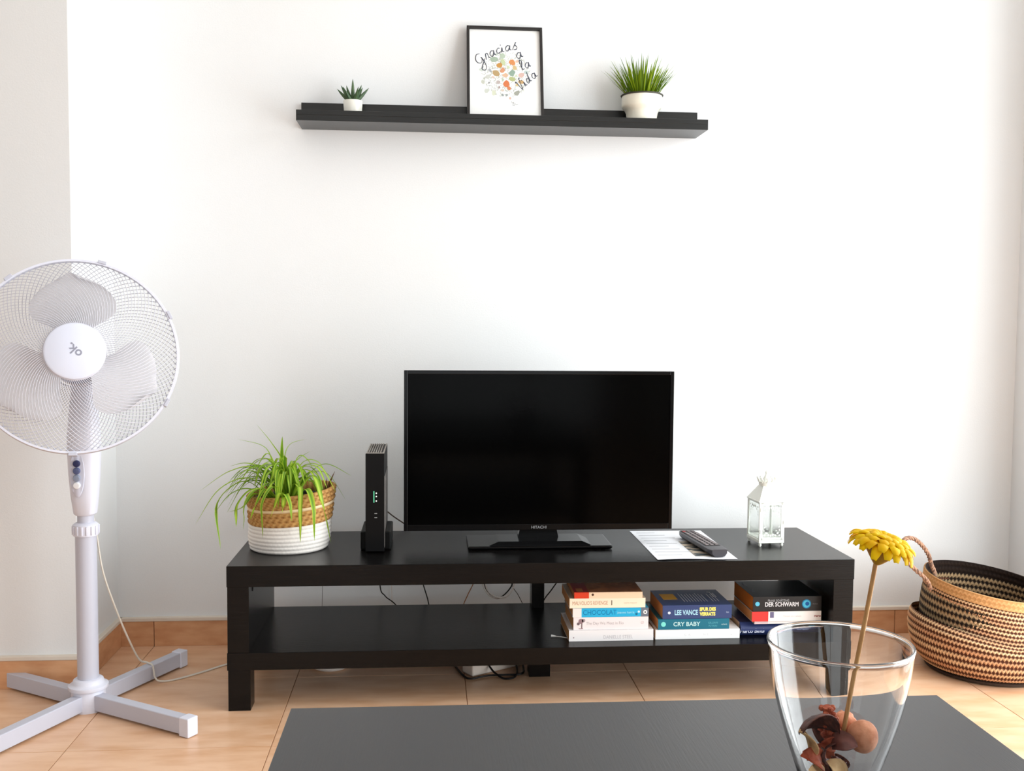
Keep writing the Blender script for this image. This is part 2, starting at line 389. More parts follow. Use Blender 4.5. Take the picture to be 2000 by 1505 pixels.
rg = random.Random(3)
b = MB()
for k in range(420):
    a = rg.uniform(0, 2*PI); q = 6.9*math.sqrt(rg.random()); cx, cy = DC[0]+q*cos(a)*.95, DC[1]+q*sin(a)
    an = rg.uniform(0, PI); l = rg.uniform(.15, .45); w = .05; ux, uy = cos(an), sin(an)
    b.add([PR @ Vector((cx+ux*l*s1-uy*w*s2, cy+uy*l*s1+ux*w*s2, .005)) for s1, s2 in ((-1, -1), (1, -1), (1, 1), (-1, 1))], [(0, 1, 2, 3)])
tag(b.build('drawing_strokes', M('ink_soft', (158, 164, 152), .7), fr), kind='stuff')
# handwriting: polylines written along an arc, one object per word
ink = M('ink_script', (66, 72, 88), .6, .2)
GL = {  # letters as small polylines, x advance last
 'G': ([(.9, .95), (.5, 1.1), (.1, .75), (.1, .35), (.45, .1), (.8, .35), (.8, .6), (.85, .1), (.7, -.6), (.3, -.75), (.1, -.45), (.5, -.15), (1.1, .2)], 1.15),
 'r': ([(0, .0), (.2, .55), (.3, .62), (.45, .5), (.42, .1), (.6, 0)], .6),
 'a': ([(.55, .5), (.3, .6), (.05, .35), (.12, .05), (.35, .03), (.55, .4), (.6, .55), (.56, .1), (.75, .05)], .78),
 'c': ([(.5, .5), (.3, .6), (.06, .35), (.15, .05), (.5, .1)], .55),
 'i': ([(0, .0), (.15, .55), (.14, .1), (.35, .05)], .4),
 's': ([(-.05, .0), (.3, .75), (.34, .78), (.24, .55), (.5, .25), (.4, .02), (.1, .02)], .6),
 'l': ([(0, .1), (.35, .9), (.3, 1.2), (.12, 1.1), (.1, .2), (.35, .05)], .42),
 'V': ([(0, 1.0), (.15, 1.1), (.3, .1), (.4, .05), (.75, 1.2), (.9, 1.15)], .85),
 'd': ([(.5, .5), (.3, .6), (.05, .3), (.15, .04), (.45, .3), (.75, 1.25), (.5, .2), (.7, .05)], .78)}
def word(wd, pts, size, lean=0):
    """pts: quadratic path start, mid, end for the baseline"""
    tot = sum(GL[c][1] for c in wd); b = MB(); x = 0
    A, B_, C_ = [Vector((p[0], p[1], 0)) for p in pts]
    for ch in wd:
        g, adv = GL[ch]; g = [(u_+.22*v_, v_*1.12) for u_, v_ in g]; t = (x+adv/2)/tot; p = A*(1-t)**2+B_*2*t*(1-t)+C_*t*t; d = ((B_-A)*(1-t)+(C_-B_)*t).normalized(); nn = Vector((-d.y, d.x, 0))
        q = bez([(u, v, 0) for u, v in g], 4)
        pp = [PR @ (p+(d*(v.x-adv/2)+nn*v.y)*size+Vector((0, 0, .02))) for v in q]
        b.tube(pp, lambda t: .07+.06*abs(sin(t*9)), 5)
        if ch == 'i': b.ball(tuple(PR @ (p+nn*size*.95+Vector((0, 0, .02)))), .13, 8)
        x += adv
    b.build('handwritten_word', ink, fr)
word('Gracias', [(-7.0, 16.2), (-3.2, 20.6), (3.8, 21.6)], 2.35)
word('a', [(3.4, 18.4), (4.2, 19.0), (5.6, 19.6)], 2.5)
word('la', [(4.8, 15.2), (5.8, 15.9), (7.6, 16.8)], 2.2)
word('Vida', [(4.2, 9.2), (6.3, 11.2), (9.2, 14.0)], 2.15)
b = MB()
for pl in ([(2.3, 6.2), (2.5, 5.6), (2.8, 6.1), (3.0, 5.3)], [(3.2, 5.6), (3.6, 5.2), (4.0, 5.5)], [(2.4, 5.2), (3.2, 5.0)]): b.tube([PR @ Vector((x-.6, y-.2, .02)) for x, y in pl], .035, 4)
b.build('signature', ink, fr)

# ------------------------------------------------------------------ television
tv = thing('television', 'black flat-screen television switched off, on a glossy pedestal in the middle of the stand', 'television', (74.3, -31, SH))
o_ = (74.3, -31, SH)
x0, x1, z0, z1 = 40.2, 108.4, 38.25, 78.55
b = MB()
b.box(x0, x0+.95, -33, -30.6, z0, z1, .12); b.box(x1-.95, x1, -33, -30.6, z0, z1, .12)
b.box(x0+.9, x1-.9, -33, -30.6, z1-.95, z1, .12); b.box(x0+.9, x1-.9, -33, -30.6, z0, z0+1.55, .12)
loc_(b, o_).build('bezel', tv_plastic, tv)
loc_(MB().box(x0+.9, x1-.9, -32.75, -31, z0+1.5, z1-.9), o_).build('screen', tv_screen, tv)
loc_(MB().box(x0+.3, x1-.3, -30.6, -28.8, z0+.3, z1-.3, .5).box(x0+10, x1-10, -28.8, -26.4, z0+2, z1-8, .8), o_).build('back_housing', matt_black, tv)
def arc_poly(cx, hw): pass
base_poly = [(-17.9, -7.0), (-17.9, 7), (17.9, 7), (17.9, -7)]
b = MB(); b.box(-18.1, 18.1, -6.0, 8.6, 0.15, .95, .3); b.build('pedestal_base', tv_plastic, tv)
b = MB(); b.prism([(-13, .9), (13, .9), (10.5, 2.0), (-10.5, 2.0)], -5.0, 4.0, 'y'); b.build('pedestal_hump', tv_plastic, tv)
b = MB(); b.prism([(-5.2, 1.9), (5.2, 1.9), (4.0, 7.0), (-4.0, 7.0)], 0.4, 3.2, 'y'); b.build('neck', tv_plastic, tv)
for sx in (-1, 1):
    for sy in (-4.5, 7): MB().lathe([(0, 0), (.6, 0), (.6, .2), (0, .2)], 12, (sx*16, sy, 0)).build('rubber_foot', matt_black, tv)
text('brand_lettering', 'HITACHI', 1.0, M('lettering_grey', (150, 150, 152), .5), tv, TR((-.1, -2.03, z0-SH+.72), PI/2), sx=1.0)

# ------------------------------------------------------------------ router
rt = thing('router', 'tall slim black router standing upright between the plant and the television', 'router', (33.3, -27.5, SH))
b = MB(); b.box(-2.2, 2.2, -10.4, 10.2, 0.3, 24.3, .15); b.build('case', matt_black, rt)
MB().box(-2.28, 2.28, -10.75, -10.35, .3, 24.4, .1).build('front_face', M('router_face', (5, 5, 6), .35, .2), rt)
for k in range(6): MB().box(-1.65+k*.56, -1.4+k*.56, -9.2, 9.6, 24.25, 24.6, .05).build('vent_rib', M('vent_grey', (142, 134, 126), .5), rt)
MB().box(-2.2, 2.2, -10.4, -9.3, 24.28, 24.5, .05).box(-2.2, -1.85, -9.3, 10, 24.28, 24.5, .05).box(1.85, 2.2, -9.3, 10, 24.28, 24.5, .05).build('top_trim', _mc['vent_grey'], rt)
MB().box(2.2, 2.32, -9.6, 9.4, 1, 18.5, .05).build('side_grille', M('side_grey', (92, 86, 82), .4), rt)
MB().box(-3.7, 3.8, -7.6, 6.5, 0, 4.6, .35).build('foot', matt_black, rt)
MB().box(-.35, -.12, -10.82, -10.7, 12.4, 15.2).build('status_bar', M('led_green', (90, 190, 150), .4, emis=((80, 190, 140), .5)), rt)
lw = M('led_white', (220, 230, 220), .4, emis=((220, 230, 215), .6))
for z in (14.7, 13.9, 12.8): MB().lathe([(0, 0), (.18, 0), (.18, .08), (0, .08)], 10, T=TR((.35, -10.74, z), PI/2)).build('indicator', lw, rt)
for z in (9.6, 8.6): MB().box(-.1, .55, -10.82, -10.7, z, z+.22).build('mark', M('mark_grey', (150, 150, 150), .5), rt)
b = MB().tube(bez([(35.3, -17.2, 40.5), (37.0, -12, 38.0), (39.4, -8, 35.5), (42.5, -6, 33.0), (43.8, -6, 28), (44.5, -6, 20)]), .18, 6)
tag(b.build('router_cable', M('cable_brown', (70, 52, 40), .5), smooth=True), 'thin dark cable drooping from the router towards the television', 'cable')

# ------------------------------------------------------------------ spider plant in its basket
PCX, PCY = 11.6, -30.6
sp = thing('spider_plant', 'spider plant with long arching striped leaves in a two-tone rope and seagrass basket', 'potted plant', (PCX, PCY, SH))
def ring_wall(name, rows, prof, m, parent, n=160, amp=.16, stitch=72, cols=None, lean=(0, 0), thick=.6, top_tilt=(0, 0), rowsub=5):
    """stack of coiled rope rows: prof(t) -> (r,z) for t 0..1, twisted stitches as relief"""
    b = MB(); vs = []; fs = []; cs = []; R = rows*rowsub
    for i in range(R+1):
        t = i/R; r, z = prof(t); ph = (i % rowsub)/rowsub if i < R else 0
        bul = amp*abs(sin(PI*i/rowsub))
        row = i//rowsub
        for k in range(n):
            a = 2*PI*k/n
            st = .45*amp*sin(stitch*a+row*PI+2.4*(i/rowsub % 1)*2)*abs(sin(PI*i/rowsub))
            q = r+bul+st; f = z/15.0
            vs.append((q*cos(a)+lean[0]*f, q*sin(a)+lean[1]*f, z+top_tilt[0]*f*cos(a)*1+top_tilt[1]*f*sin(a)))
            cs.append(cols(a, i/rowsub) if cols else (1, 1, 1))
    for i in range(R):
        for k in range(n): fs.append((i*n+k, i*n+(k+1) % n, (i+1)*n+(k+1) % n, (i+1)*n+k))
    o = len(vs)
    for i in range(0, 2):
        r, z = prof(1-i)
        for k in range(n):
            a = 2*PI*k/n; f = z/15.0
            vs.append(((r-thick)*cos(a)+lean[0]*f, (r-thick)*sin(a)+lean[1]*f, z+top_tilt[0]*f*cos(a)+top_tilt[1]*f*sin(a))); cs.append(cols(a, rows) if cols else (1, 1, 1))
    for k in range(n):
        k2 = (k+1) % n
        fs.append((R*n+k, R*n+k2, o+k2, o+k)); fs.append((o+k, o+k2, o+n+k2, o+n+k)); fs.append((o+n+k, o+n+k2, k2, k))
    b.add(vs, fs, cs if cols else None)
    return b.build(name, m, parent, smooth=True, sharp=0)
bt = dict(lean=(.7, .4), top_tilt=(1.0, .3))
def pr1(t): z = t*6.9; return (9.0+1.0*min(1, (t*2.2))**.5, z)
def pr2(t): return (10.0+.35*t, 6.9+t*3.6)
def pr3(t): return (10.35+.1*t, 10.5+t*.8)
def pr4(t): return (10.45+.25*t, 11.3+t*3.3)
wr = M('white_rope', (238, 232, 226), .85, .2, bump=(220, .3, (1, 1, 1)))
sg = M('seagrass', (196, 142, 78), .8, .2, vcol='Col', bump=(260, .5, (1, 1, 1)))
def sgcol(a, r):
    v = .5+.5*sin(40*a*1.0+r*PI)*sin(r*PI*2+.6); c0 = lin((150, 96, 46)); c1 = lin((222, 176, 112)); return tuple(c0[i]*(1-v)+c1[i]*v for i in range(3))
ring_wall('white_rope_wall', 7, pr1, wr, sp, stitch=60, amp=.2, **bt)
ring_wall('seagrass_band', 3, pr2, sg, sp, cols=sgcol, stitch=40, amp=.3, rowsub=8, **bt)
ring_wall('white_stripe', 1, pr3, M('cream_rope', (240, 214, 176), .85, .2), sp, stitch=60, amp=.2, **bt)
ring_wall('seagrass_rim', 3, pr4, sg, sp, cols=sgcol, stitch=40, amp=.3, rowsub=8, **bt)
MB().lathe([(0, .3), (9.0, .3), (9.0, 0), (0, 0)], 48).build('basket_base', wr, sp)
MB().lathe([(0, 11.6), (4, 12.0), (9.6, 11.4), (9.6, 11.0), (0, 11.0)], 40, (.7, .4, 0)).build('soil', _mc['soil'], sp)
MB().lathe([(7.6, 6), (8.6, 12.6), (8.9, 12.8), (9.0, 12.4), (8.0, 6)], 48, (.8, .4, 0), closed=True).build('plastic_nursery_pot', M('nursery_pot', (40, 42, 40), .5), sp, smooth=True)
# dry leaf tips at the right rim
MB().tube([(8.6, 4.2, 12), (9.6, 4.6, 15.5), (10.9, 5.0, 18.3)], lambda t: .55*(1-t)+.03, 6).build('dry_leaf', M('dry_brown', (120, 84, 50), .8), sp)
MB().tube([(8.0, 5.2, 12), (8.6, 5.0, 14.5), (8.9, 4.6, 16.6)], lambda t: .45*(1-t)+.03, 6).build('dry_leaf', _mc['dry_brown'], sp)
LEAVES = [
  [(10.7, -30.0, 47.2), (10.0, -30.0, 55.0), (7.4, -31.0, 60.2), (3.9, -32.0, 65.1)],
  [(9.3, -29.0, 47.1), (7.2, -28.0, 54.7), (5.0, -28.0, 59.0), (-1.2, -29.0, 61.0)],
  [(9.8, -29.0, 48.4), (9.7, -29.0, 54.8), (9.7, -29.0, 58.1), (9.8, -29.0, 61.7)],
  [(11.0, -30.0, 47.9), (10.5, -30.0, 55.6), (11.8, -30.0, 59.7), (15.7, -30.0, 61.1)],
  [(11.6, -29.0, 47.0), (12.6, -28.0, 54.0), (13.9, -28.0, 56.0), (16.7, -28.0, 57.9)],
  [(12.9, -30.0, 46.6), (15.8, -28.0, 51.4), (20.4, -28.0, 54.5), (27.2, -30.0, 51.7)],
  [(9.2, -31.0, 46.1), (5.0, -32.0, 53.6), (1.3, -32.0, 55.3), (-2.6, -32.0, 54.6)],
  [(8.7, -32.0, 45.6), (4.1, -34.0, 54.0), (-1.9, -35.0, 53.8), (-9.0, -36.0, 49.2)],
  [(8.9, -33.0, 45.2), (3.2, -36.0, 52.0), (-3.8, -38.0, 49.9), (-9.3, -40.0, 41.7)],
  [(8.9, -33.0, 44.8), (2.0, -36.0, 51.4), (-4.4, -38.0, 46.4), (-3.4, -40.0, 35.7)],
  [(9.6, -34.0, 45.4), (3.4, -37.0, 49.6), (-1.3, -38.0, 48.6), (-5.1, -39.0, 44.0)],
  [(10.1, -35.0, 44.9), (4.7, -38.0, 49.8), (0.8, -40.0, 46.5), (0.5, -41.0, 41.3)],
  [(10.4, -35.0, 44.9), (6.3, -40.0, 50.2), (3.2, -43.0, 47.6), (2.6, -43.0, 41.0)],
  [(11.3, -36.0, 45.1), (9.5, -41.0, 50.9), (7.1, -44.0, 47.1), (7.2, -43.5, 39.0)],
  [(12.4, -36.0, 45.7), (15.4, -40.0, 50.7), (15.9, -43.0, 45.1), (15.9, -43.0, 37.7)],
  [(12.8, -36.0, 45.7), (17.0, -40.0, 50.1), (19.0, -43.0, 45.7), (19.2, -42.5, 38.0)],
  [(13.1, -35.0, 46.1), (18.2, -38.0, 52.9), (20.9, -41.0, 46.5), (22.8, -40.0, 37.0)],
  [(11.8, -36.0, 45.1), (12.2, -41.0, 49.1), (13.5, -43.0, 46.9), (13.9, -43.2, 43.0)],
  [(11.2, -36.0, 45.1), (11.0, -41.0, 49.4), (10.1, -43.0, 46.9), (8.9, -43.2, 43.7)],
  [(11.5, -36.0, 45.1), (12.0, -41.0, 48.4), (12.0, -43.0, 46.9), (11.7, -43.2, 44.9)],
  [(9.9, -36.0, 45.7), (7.5, -40.0, 50.2), (5.6, -43.0, 47.0), (4.0, -42.0, 43.1)],
  [(8.9, -33.0, 45.8), (3.8, -36.0, 53.9), (0.9, -37.0, 51.6), (-2.6, -38.0, 47.0)],
  [(11.2, -32.0, 46.9), (14.2, -33.0, 53.6), (16.3, -34.0, 52.3), (17.5, -34.0, 48.2)],
  [(11.4, -31.0, 47.4), (13.8, -31.0, 56.4), (16.2, -31.0, 56.0), (17.7, -31.0, 53.1)],
  [(9.8, -31.0, 47.4), (7.2, -31.0, 57.0), (5.0, -32.0, 55.9), (2.7, -33.0, 50.3)],
  [(11.4, -33.0, 47.7), (12.6, -34.0, 55.1), (14.8, -37.0, 50.0), (15.7, -38.0, 45.4)],
  [(12.6, -33.0, 46.4), (16.5, -34.0, 52.9), (19.0, -34.0, 52.5), (20.6, -35.0, 48.0)],
  [(9.7, -32.0, 46.9), (4.7, -34.0, 54.4), (1.0, -34.0, 53.4), (-1.8, -34.0, 51.8)],
  [(11.7, -31.0, 46.1), (14.5, -28.0, 50.1), (18.2, -27.0, 49.3), (20.8, -27.0, 47.3)],
  [(9.6, -34.0, 45.4), (4.7, -38.0, 48.6), (2.0, -40.0, 45.8), (-1.6, -40.0, 44.6)],
]
rg = random.Random(11)
for k in range(60):
    a = rg.uniform(-PI, PI)
    if -.3 < a < .9 and rg.random() < .6: a -= PI*.8
    ln = rg.uniform(8, 15); hgt = rg.uniform(5.5, 12)
    c = Vector((11.2+.8*cos(a), -31.5+.8*sin(a), 46.0)); d = Vector((cos(a), sin(a)*.8, 0))
    LEAVES.append([c, c+d*ln*.28+Vector((0, 0, hgt*.75)), c+d*ln*.68+Vector((0, 0, hgt*.8)), c+d*ln+Vector((rg.uniform(-1, 1), 0, hgt*.8-ln*rg.uniform(.25, .55)))])
for k, L in enumerate(LEAVES):
    pts = [Vector(p)-Vector((PCX, PCY, SH)) for p in bez(L, 7)]
    g = rg.random()
    ce = lin((92+40*g, 148+30*g, 20)); cm = lin((190+40*g, 220+24*g, 84))
    if g > .6: ce, cm = lin((190, 214, 70)), lin((86, 146, 24))
    bb = MB(); strip(bb, pts, (1.5 if k < 30 else 1.15)*rg.uniform(.8, 1.15), ce, cm, .3); bb.build('leaf', leaf_m, sp, smooth=True, sharp=0)

# ------------------------------------------------------------------ lantern
lan = thing('lantern', 'small white metal lantern with cut-out flowers and a crown top, right end of the stand', 'lantern', (133.3, -31.9, SH), rz=math.radians(4))
lm = M('lantern_white_metal', (236, 238, 230), .45, .4)
hx, hy = 3.15, 3.85
MB().box(-hx-.25, hx+.25, -hy-.25, hy+.25, .9, 1.7, .1).build('base_tray', lm, lan)
for sx in (-1, 1):
    for sy in (-1, 1): MB().lathe([(0, 0), (.25, 0), (.42, .35), (.35, .75), (.3, .95), (0, .95)], 14, (sx*(hx-.25), sy*(hy-.25), 0)).build('foot', lm, lan, smooth=True)
ZT = 11.3
for sx in (-1, 1):
    for sy in (-1, 1): MB().box(sx*hx-.22, sx*hx+.22, sy*hy-.22, sy*hy+.22, 1.7, ZT, .05).build('corner_post', lm, lan)
def orn(b, flip, hw):
    """flower cut-out band: small discs and scrolls along the top and bottom of a panel"""
    for (u, v, r) in ((-.8, .05, .18), (-.6, .13, .2), (-.35, .06, .22), (-.1, .05, .2), (.15, .07, .22), (.4, .05, .2), (.65, .12, .2), (.85, .05, .18), (-.85, .2, .16), (.85, .22, .16), (-.8, .3, .14), (.8, .32, .14), (.55, .2, .12)):
        z = (ZT-.9-v*8) if flip else (2.5+v*8); b.add(*disc(u*hw, z, r*1.25))
def disc(x, z, r, n=10):
    vs = [(x+r*cos(2*PI*k/n), y, z+r*sin(2*PI*k/n)) for y in (-.05, .05) for k in range(n)]
    return vs, [tuple(range(n)), tuple(range(2*n-1, n-1, -1))]+[(k, k+n, (k+1) % n+n, (k+1) % n) for k in range(n)]
gl = M('lantern_glass', (250, 252, 251), .3, .3, trans=1, ior=1.08)
for nm, T, hw in (('side_panel', TR((-hx, 0, 0), 0, 0, PI/2), hy), ('side_panel', TR((hx, 0, 0), 0, 0, PI/2), hy), ('back_panel', TR((0, hy, 0)), hx), ('door', TR((0, -hy-.1, 0)), hx)):
    b = MB(); e = .25 if nm != 'door' else .55
    for a0, a1, z0_, z1_ in ((-hw+.15, -hw+.15+e, 1.8, ZT-.1), (hw-.15-e, hw-.15, 1.8, ZT-.1), (-hw+.3, hw-.3, ZT-.1-e, ZT-.1), (-hw+.3, hw-.3, 1.8, 1.8+e)): b.box(a0, a1, -.09, .09, z0_, z1_, .02)
    orn(b, True, hw*.78); orn(b, False, hw*.78)
    b.v = [tuple(T @ Vector(v)) for v in b.v]; p = b.build(nm, lm, lan)
    g = MB().box(-hw+.3, hw-.3, .12, .18, 2.0, ZT-.3, 0, T).build('pane', gl, p)
    if nm == 'door':
        for z in (3.4, 9.0): MB().tube([(-hx+.1, -hy-.22, z), (-hx+.1, -hy-.22, z+1.0)], .13, 8).build('hinge', lm, p)
        MB().box(hx-.1, hx+.15, -hy-.35, -hy-.1, 5.8, 6.6, .04).build('latch', lm, p)
b = MB(); b.box(-hx-.4, hx+.4, -hy-.4, hy+.4, ZT, ZT+.35, .08)
r0 = [(-hx-.3, -hy-.3, ZT+.35), (hx+.3, -hy-.3, ZT+.35), (hx+.3, hy+.3, ZT+.35), (-hx-.3, hy+.3, ZT+.35)]; r1 = [(sx*1.4, sy*1.5, 15.2) for sx, sy in ((-1, -1), (1, -1), (1, 1), (-1, 1))]
b.add(r0+r1, [(0, 1, 2, 3), (7, 6, 5, 4), (0, 4, 5, 1), (1, 5, 6, 2), (2, 6, 7, 3), (3, 7, 4, 0)]); b.build('roof', lm, lan)
b = MB().lathe([(1.75, 15.1), (1.9, 15.1), (2.05, 16.2), (1.9, 16.2)], 28, closed=True)
for k in range(10):
    a = 2*PI*k/10; b.tube([(1.95*cos(a), 1.95*sin(a), 16), (2.1*cos(a+.1), 2.1*sin(a+.1), 16.6), (2.3*cos(a), 2.3*sin(a), 17.1)], lambda t: .2, 6); b.ball((2.3*cos(a), 2.3*sin(a), 17.15), .28, 8)
    b.tube([(1.9*cos(a+.3), 1.9*sin(a+.3), 15.8), (1.95*cos(a+.3), 1.95*sin(a+.3), 16.5)], .1, 5)
b.build('crown', lm, lan, smooth=True)
MB().lathe([(0, 15.2), (1.3, 15.2), (1.2, 16.4), (.5, 17.6), (.25, 18.1), (.4, 18.6), (.2, 19.0), (0, 19.1)], 20).build('finial', lm, lan, smooth=True)

# ------------------------------------------------------------------ paper sheet and remote
ps = thing('printed_sheet', 'white printed sheet with a small photo, lying under the remote on the stand', 'paper', (110.9, -32.2, SH))
b = MB(); nx, ny = 10, 12; vs = []; fs = []
for h in (0, .05):
    for j in range(ny+1):
        for i in range(nx+1):
            u, v = i/nx, j/ny; lift = .5*(max(0, 1-v*6))**2*(sin(u*5)+.4)*.3+.05
            vs.append((-9.8+19.6*u, -17.2+34.2*v, max(.03, lift)+h))
K = (nx+1)*(ny+1)
for j in range(ny):
    for i in range(nx):
        q = j*(nx+1)+i; fs += [(q, q+nx+1, q+nx+2, q+1), (K+q, K+q+1, K+q+nx+2, K+q+nx+1)]
b.add(vs, fs); b.build('sheet', M('paper_white', (238, 239, 243), .7, .2), ps, smooth=True)
b = MB()
for k in range(9):
    z = 14-3.3*k; L = 5+(k*37 % 5)
    b.box(-8.6, -8.6+L, z, z+.35, .13, .15)
b.build('printed_line', M('print_grey', (196, 197, 202), .8), ps)['kind'] = 'stuff'
MB().box(.2, 6.5, -14.0, 3.0, .125, .15).build('printed_photo', M('photo_print', (60, 70, 74), .5, .3, noise=((206, 190, 170), 26, (1, 1.6, 1), .44, .58)), ps)

rc = thing('remote_control', 'black remote control with grey keys lying slantwise on the printed sheet', 'remote control', (115.5, -36.2, SH+.16), rz=math.radians(6))
rl, rw = 11.6, 2.4
b = MB(); vs = []; n = 14
sec = [(-rw, 1.75), (-rw*.98, 1.0), (-rw*.7, .25), (-rw*.3, .02), (rw*.3, .02), (rw*.7, .25), (rw*.98, 1.0), (rw, 1.75), (rw*.8, 1.9), (-rw*.8, 1.9)]
for i in range(n+1):
    t = i/n; y = -rl+2*rl*t; s = 1-.0*t; e = .80+.2*min(1, min(t, 1-t)*14)**.5; lo = .0
    for x, z in sec: vs.append((x*e, y, (z*(.92 if z < 1.6 else 1))))
m_ = len(sec); fs = [(i*m_+k, i*m_+(k+1) % m_, (i+1)*m_+(k+1) % m_, (i+1)*m_+k) for i in range(n) for k in range(m_)]+[tuple(range(m_)), tuple(n*m_+k for k in range(m_))]
b.add(vs, fs); b.build('body', M('remote_body', (54, 52, 58), .4, .45), rc, smooth=True)
MB().box(-1.9, 1.9, -7.4, 10.9, 1.88, 1.94, .02).build('keypad', M('keypad_black', (22, 20, 22), .5, .3), rc)
km = M('key_grey', (132, 122, 122), .5, .4); km2 = M('key_red', (150, 60, 60), .5); 
for r in range(11):
    for c in range(3):
        x = -1.25+c*1.25; y = 10.0-r*1.62
        b = MB().box(x-.42, x+.42, y-.45, y+.45, 1.93, 2.12, .08)
        o = b.build('key', km2 if (r, c) == (0, 0) else km, rc)
        if (r, c) == (0, 0): o['label'] = 'red power key'

# ------------------------------------------------------------------ books
cream_pages = M('pages_aged', (214, 158, 108), .8, .1, bump=(500, .5, (.1, .1, 14)))
white_pages = M('pages_white', (236, 222, 204), .8, .1, bump=(500, .5, (.1, .1, 14)))
def book(label, x0, x1, yf, yb, z0, z1, cover, pages, cvt=.09, rz=0, round_=0, grp=None):
    """paperback lying flat: spine faces the camera, top and bottom boards, page block"""
    cx, cy = (x0+x1)/2, (yf+yb)/2
    t = thing('book', label, 'book', (cx, cy, z0), rz, grp); w = (x1-x0)/2; d = (yb-yf)/2; h = z1-z0-.02
    cm_ = cover if not isinstance(cover, tuple) else M('cover_%d_%d_%d' % cover, cover, .4, .45)
    MB().box(-w, w, -d, d, 0, cvt, .02).build('lower_cover', cm_, t)
    MB().box(-w, w, -d, d, h-cvt, h, .02).build('upper_cover', cm_, t)
    if round_:
        pl = [(-d-round_*sin(PI*k/8), h*k/8) for k in range(9)]; MB().prism(pl+[(-d+.12, h), (-d+.12, 0)], -w, w, 'x').build('spine', cm_, t, smooth=True)
    else: MB().box(-w, w, -d-.02, -d+.12, 0, h, .03).build('spine', cm_, t)
    MB().box(-w+.06, w-.06, -d+.12, d-.05, cvt, h-cvt).build('page_block', pages, t)
    t['hw'] = w; t['hd'] = d; t['hh'] = h
    return t
def sp_text(t, s, u, zf, size, col, sx=1, bold=0, shear=0, off=0, lab=None):
    w, d, h = t['hw'], t['hd'], t['hh']
    return text('spine_lettering', s, size, M('ink_%d_%d_%d' % col, col, .5, .3), t, TR((-w+2*w*u, -d-.03-off, h*zf), PI/2), sx=sx, bold=bold, shear=shear)
def sp_patch(t, u0, u1, z0, z1, col, name='spine_patch', lab=None):
    w, d, h = t['hw'], t['hd'], t['hh']
    return MB().box(-w+2*w*u0, -w+2*w*u1, -d-.045, -d+.05, h*z0, h*z1).build(name, M('ink_%d_%d_%d' % col, col, .5, .3), t)
def sp_disc(t, u, zf, r, col, name='spine_emblem', ring=None, off=0):
    w, d, h = t['hw'], t['hd'], t['hh']
    return MB().lathe([(0, 0), (r, 0), (r, .03+off), (0, .03+off)], 20, T=TR((-w+2*w*u, -d-.02, h*zf), PI/2)).build(name, M('ink_%d_%d_%d' % col, col, .5, .3), t)
Z0 = 13.69
# left stack
t = book('thick white paperback with pale grey lettering, bottom of the left book stack', 80.3, 101.0, -46.4, -31, Z0, 16.4, (244, 240, 240), cream_pages)
sp_text(t, 'DANIELLE STEEL', .58, .34, 1.25, (205, 200, 202), .8); sp_disc(t, .055, .34, .16, (150, 130, 136))
t = book('white paperback with a small grey tree drawing and faint title, left book stack', 81.4, 99.8, -46.0, -31, 16.4, 19.5, (240, 232, 233), cream_pages)
sp_text(t, 'The Day We Meet in Rio', .42, .5, 1.0, (190, 182, 184), .9)
sp_disc(t, .1, .68, .62, (150, 122, 128), 'tree_crown'); sp_disc(t, .065, .48, .35, (112, 92, 98), 'tree_crown'); sp_disc(t, .135, .74, .42, (170, 150, 156), 'tree_crown')
sp_patch(t, .105, .118, .12, .6, (110, 90, 94), 'tree_trunk'); sp_patch(t, .07, .13, .06, .12, (160, 130, 134), 'tree_ground'); sp_text(t, 'Ø', .92, .5, 1.0, (214, 196, 198))
t = book('turquoise-spined paperback with a large title, middle of the left book stack', 81.2, 99.8, -46.1, -31, 19.5, 21.7, (34, 176, 224), cream_pages)
sp_patch(t, 0, .115, 0, 1, (240, 234, 230)); sp_text(t, 'CHOCOLAT', .355, .5, 1.7, (14, 126, 182), .88); sp_text(t, 'joanne harris', .7, .48, .8, (170, 226, 240)); 
sp_patch(t, .9, 1, 0, 1, (110, 118, 130)); sp_disc(t, .955, .5, .5, (240, 240, 240), off=.03); sp_disc(t, .955, .5, .2, (60, 70, 80), off=.05)
sp_disc(t, .84, .3, .3, (12, 110, 150)); sp_disc(t, .87, .55, .28, (210, 236, 244)); sp_text(t, '~', .06, .5, 1.6, (120, 140, 140))
t = book('cream paperback with reddish hand-drawn title and a tiny figure, left book stack', 80.4, 99.0, -46.0, -31.5, 21.7, 24.1, (250, 238, 214), cream_pages)
sp_text(t, "MALVOLIO'S REVENGE", .27, .5, 1.35, (204, 150, 120), .64); sp_text(t, 'I', .555, .5, 1.7, (110, 96, 80), 1.0, bold=.02); sp_text(t, 'sophie masson', .8, .5, .55, (214, 196, 170))
orange_cover = M('orange_cover', (206, 128, 76), .45, .4, noise=((170, 96, 50), 40, (1, 1, 1), .4, .62))
t = book('thin orange-covered paperback with a red block, topmost of the left stack', 81.6, 98.3, -46.0, -31.0, 24.1, 25.6, orange_cover, cream_pages, rz=-.008)
sp_patch(t, .215, 1, 0, 1, (250, 222, 190)); sp_patch(t, 0, .215, 0, 1, (226, 70, 40)); sp_text(t, 'rororo', .1, .5, .8, (250, 170, 110)); sp_text(t, 'B', .19, .5, .8, (250, 170, 110))
sp_text(t, 'Leben und alles dahinter', .52, .5, .55, (206, 176, 150)); sp_text(t, 'roro', .93, .5, .7, (160, 120, 96)); sp_disc(t, .27, .6, .3, (90, 60, 44), 'spine_picture')
w, d, h = t['hw'], t['hd'], t['hh']
MB().box(-w, -w+2*w*.215, -d, d, h-.02, h+.02).build('cover_block', M('ink_150_20_8', (176, 28, 14), .4), t)
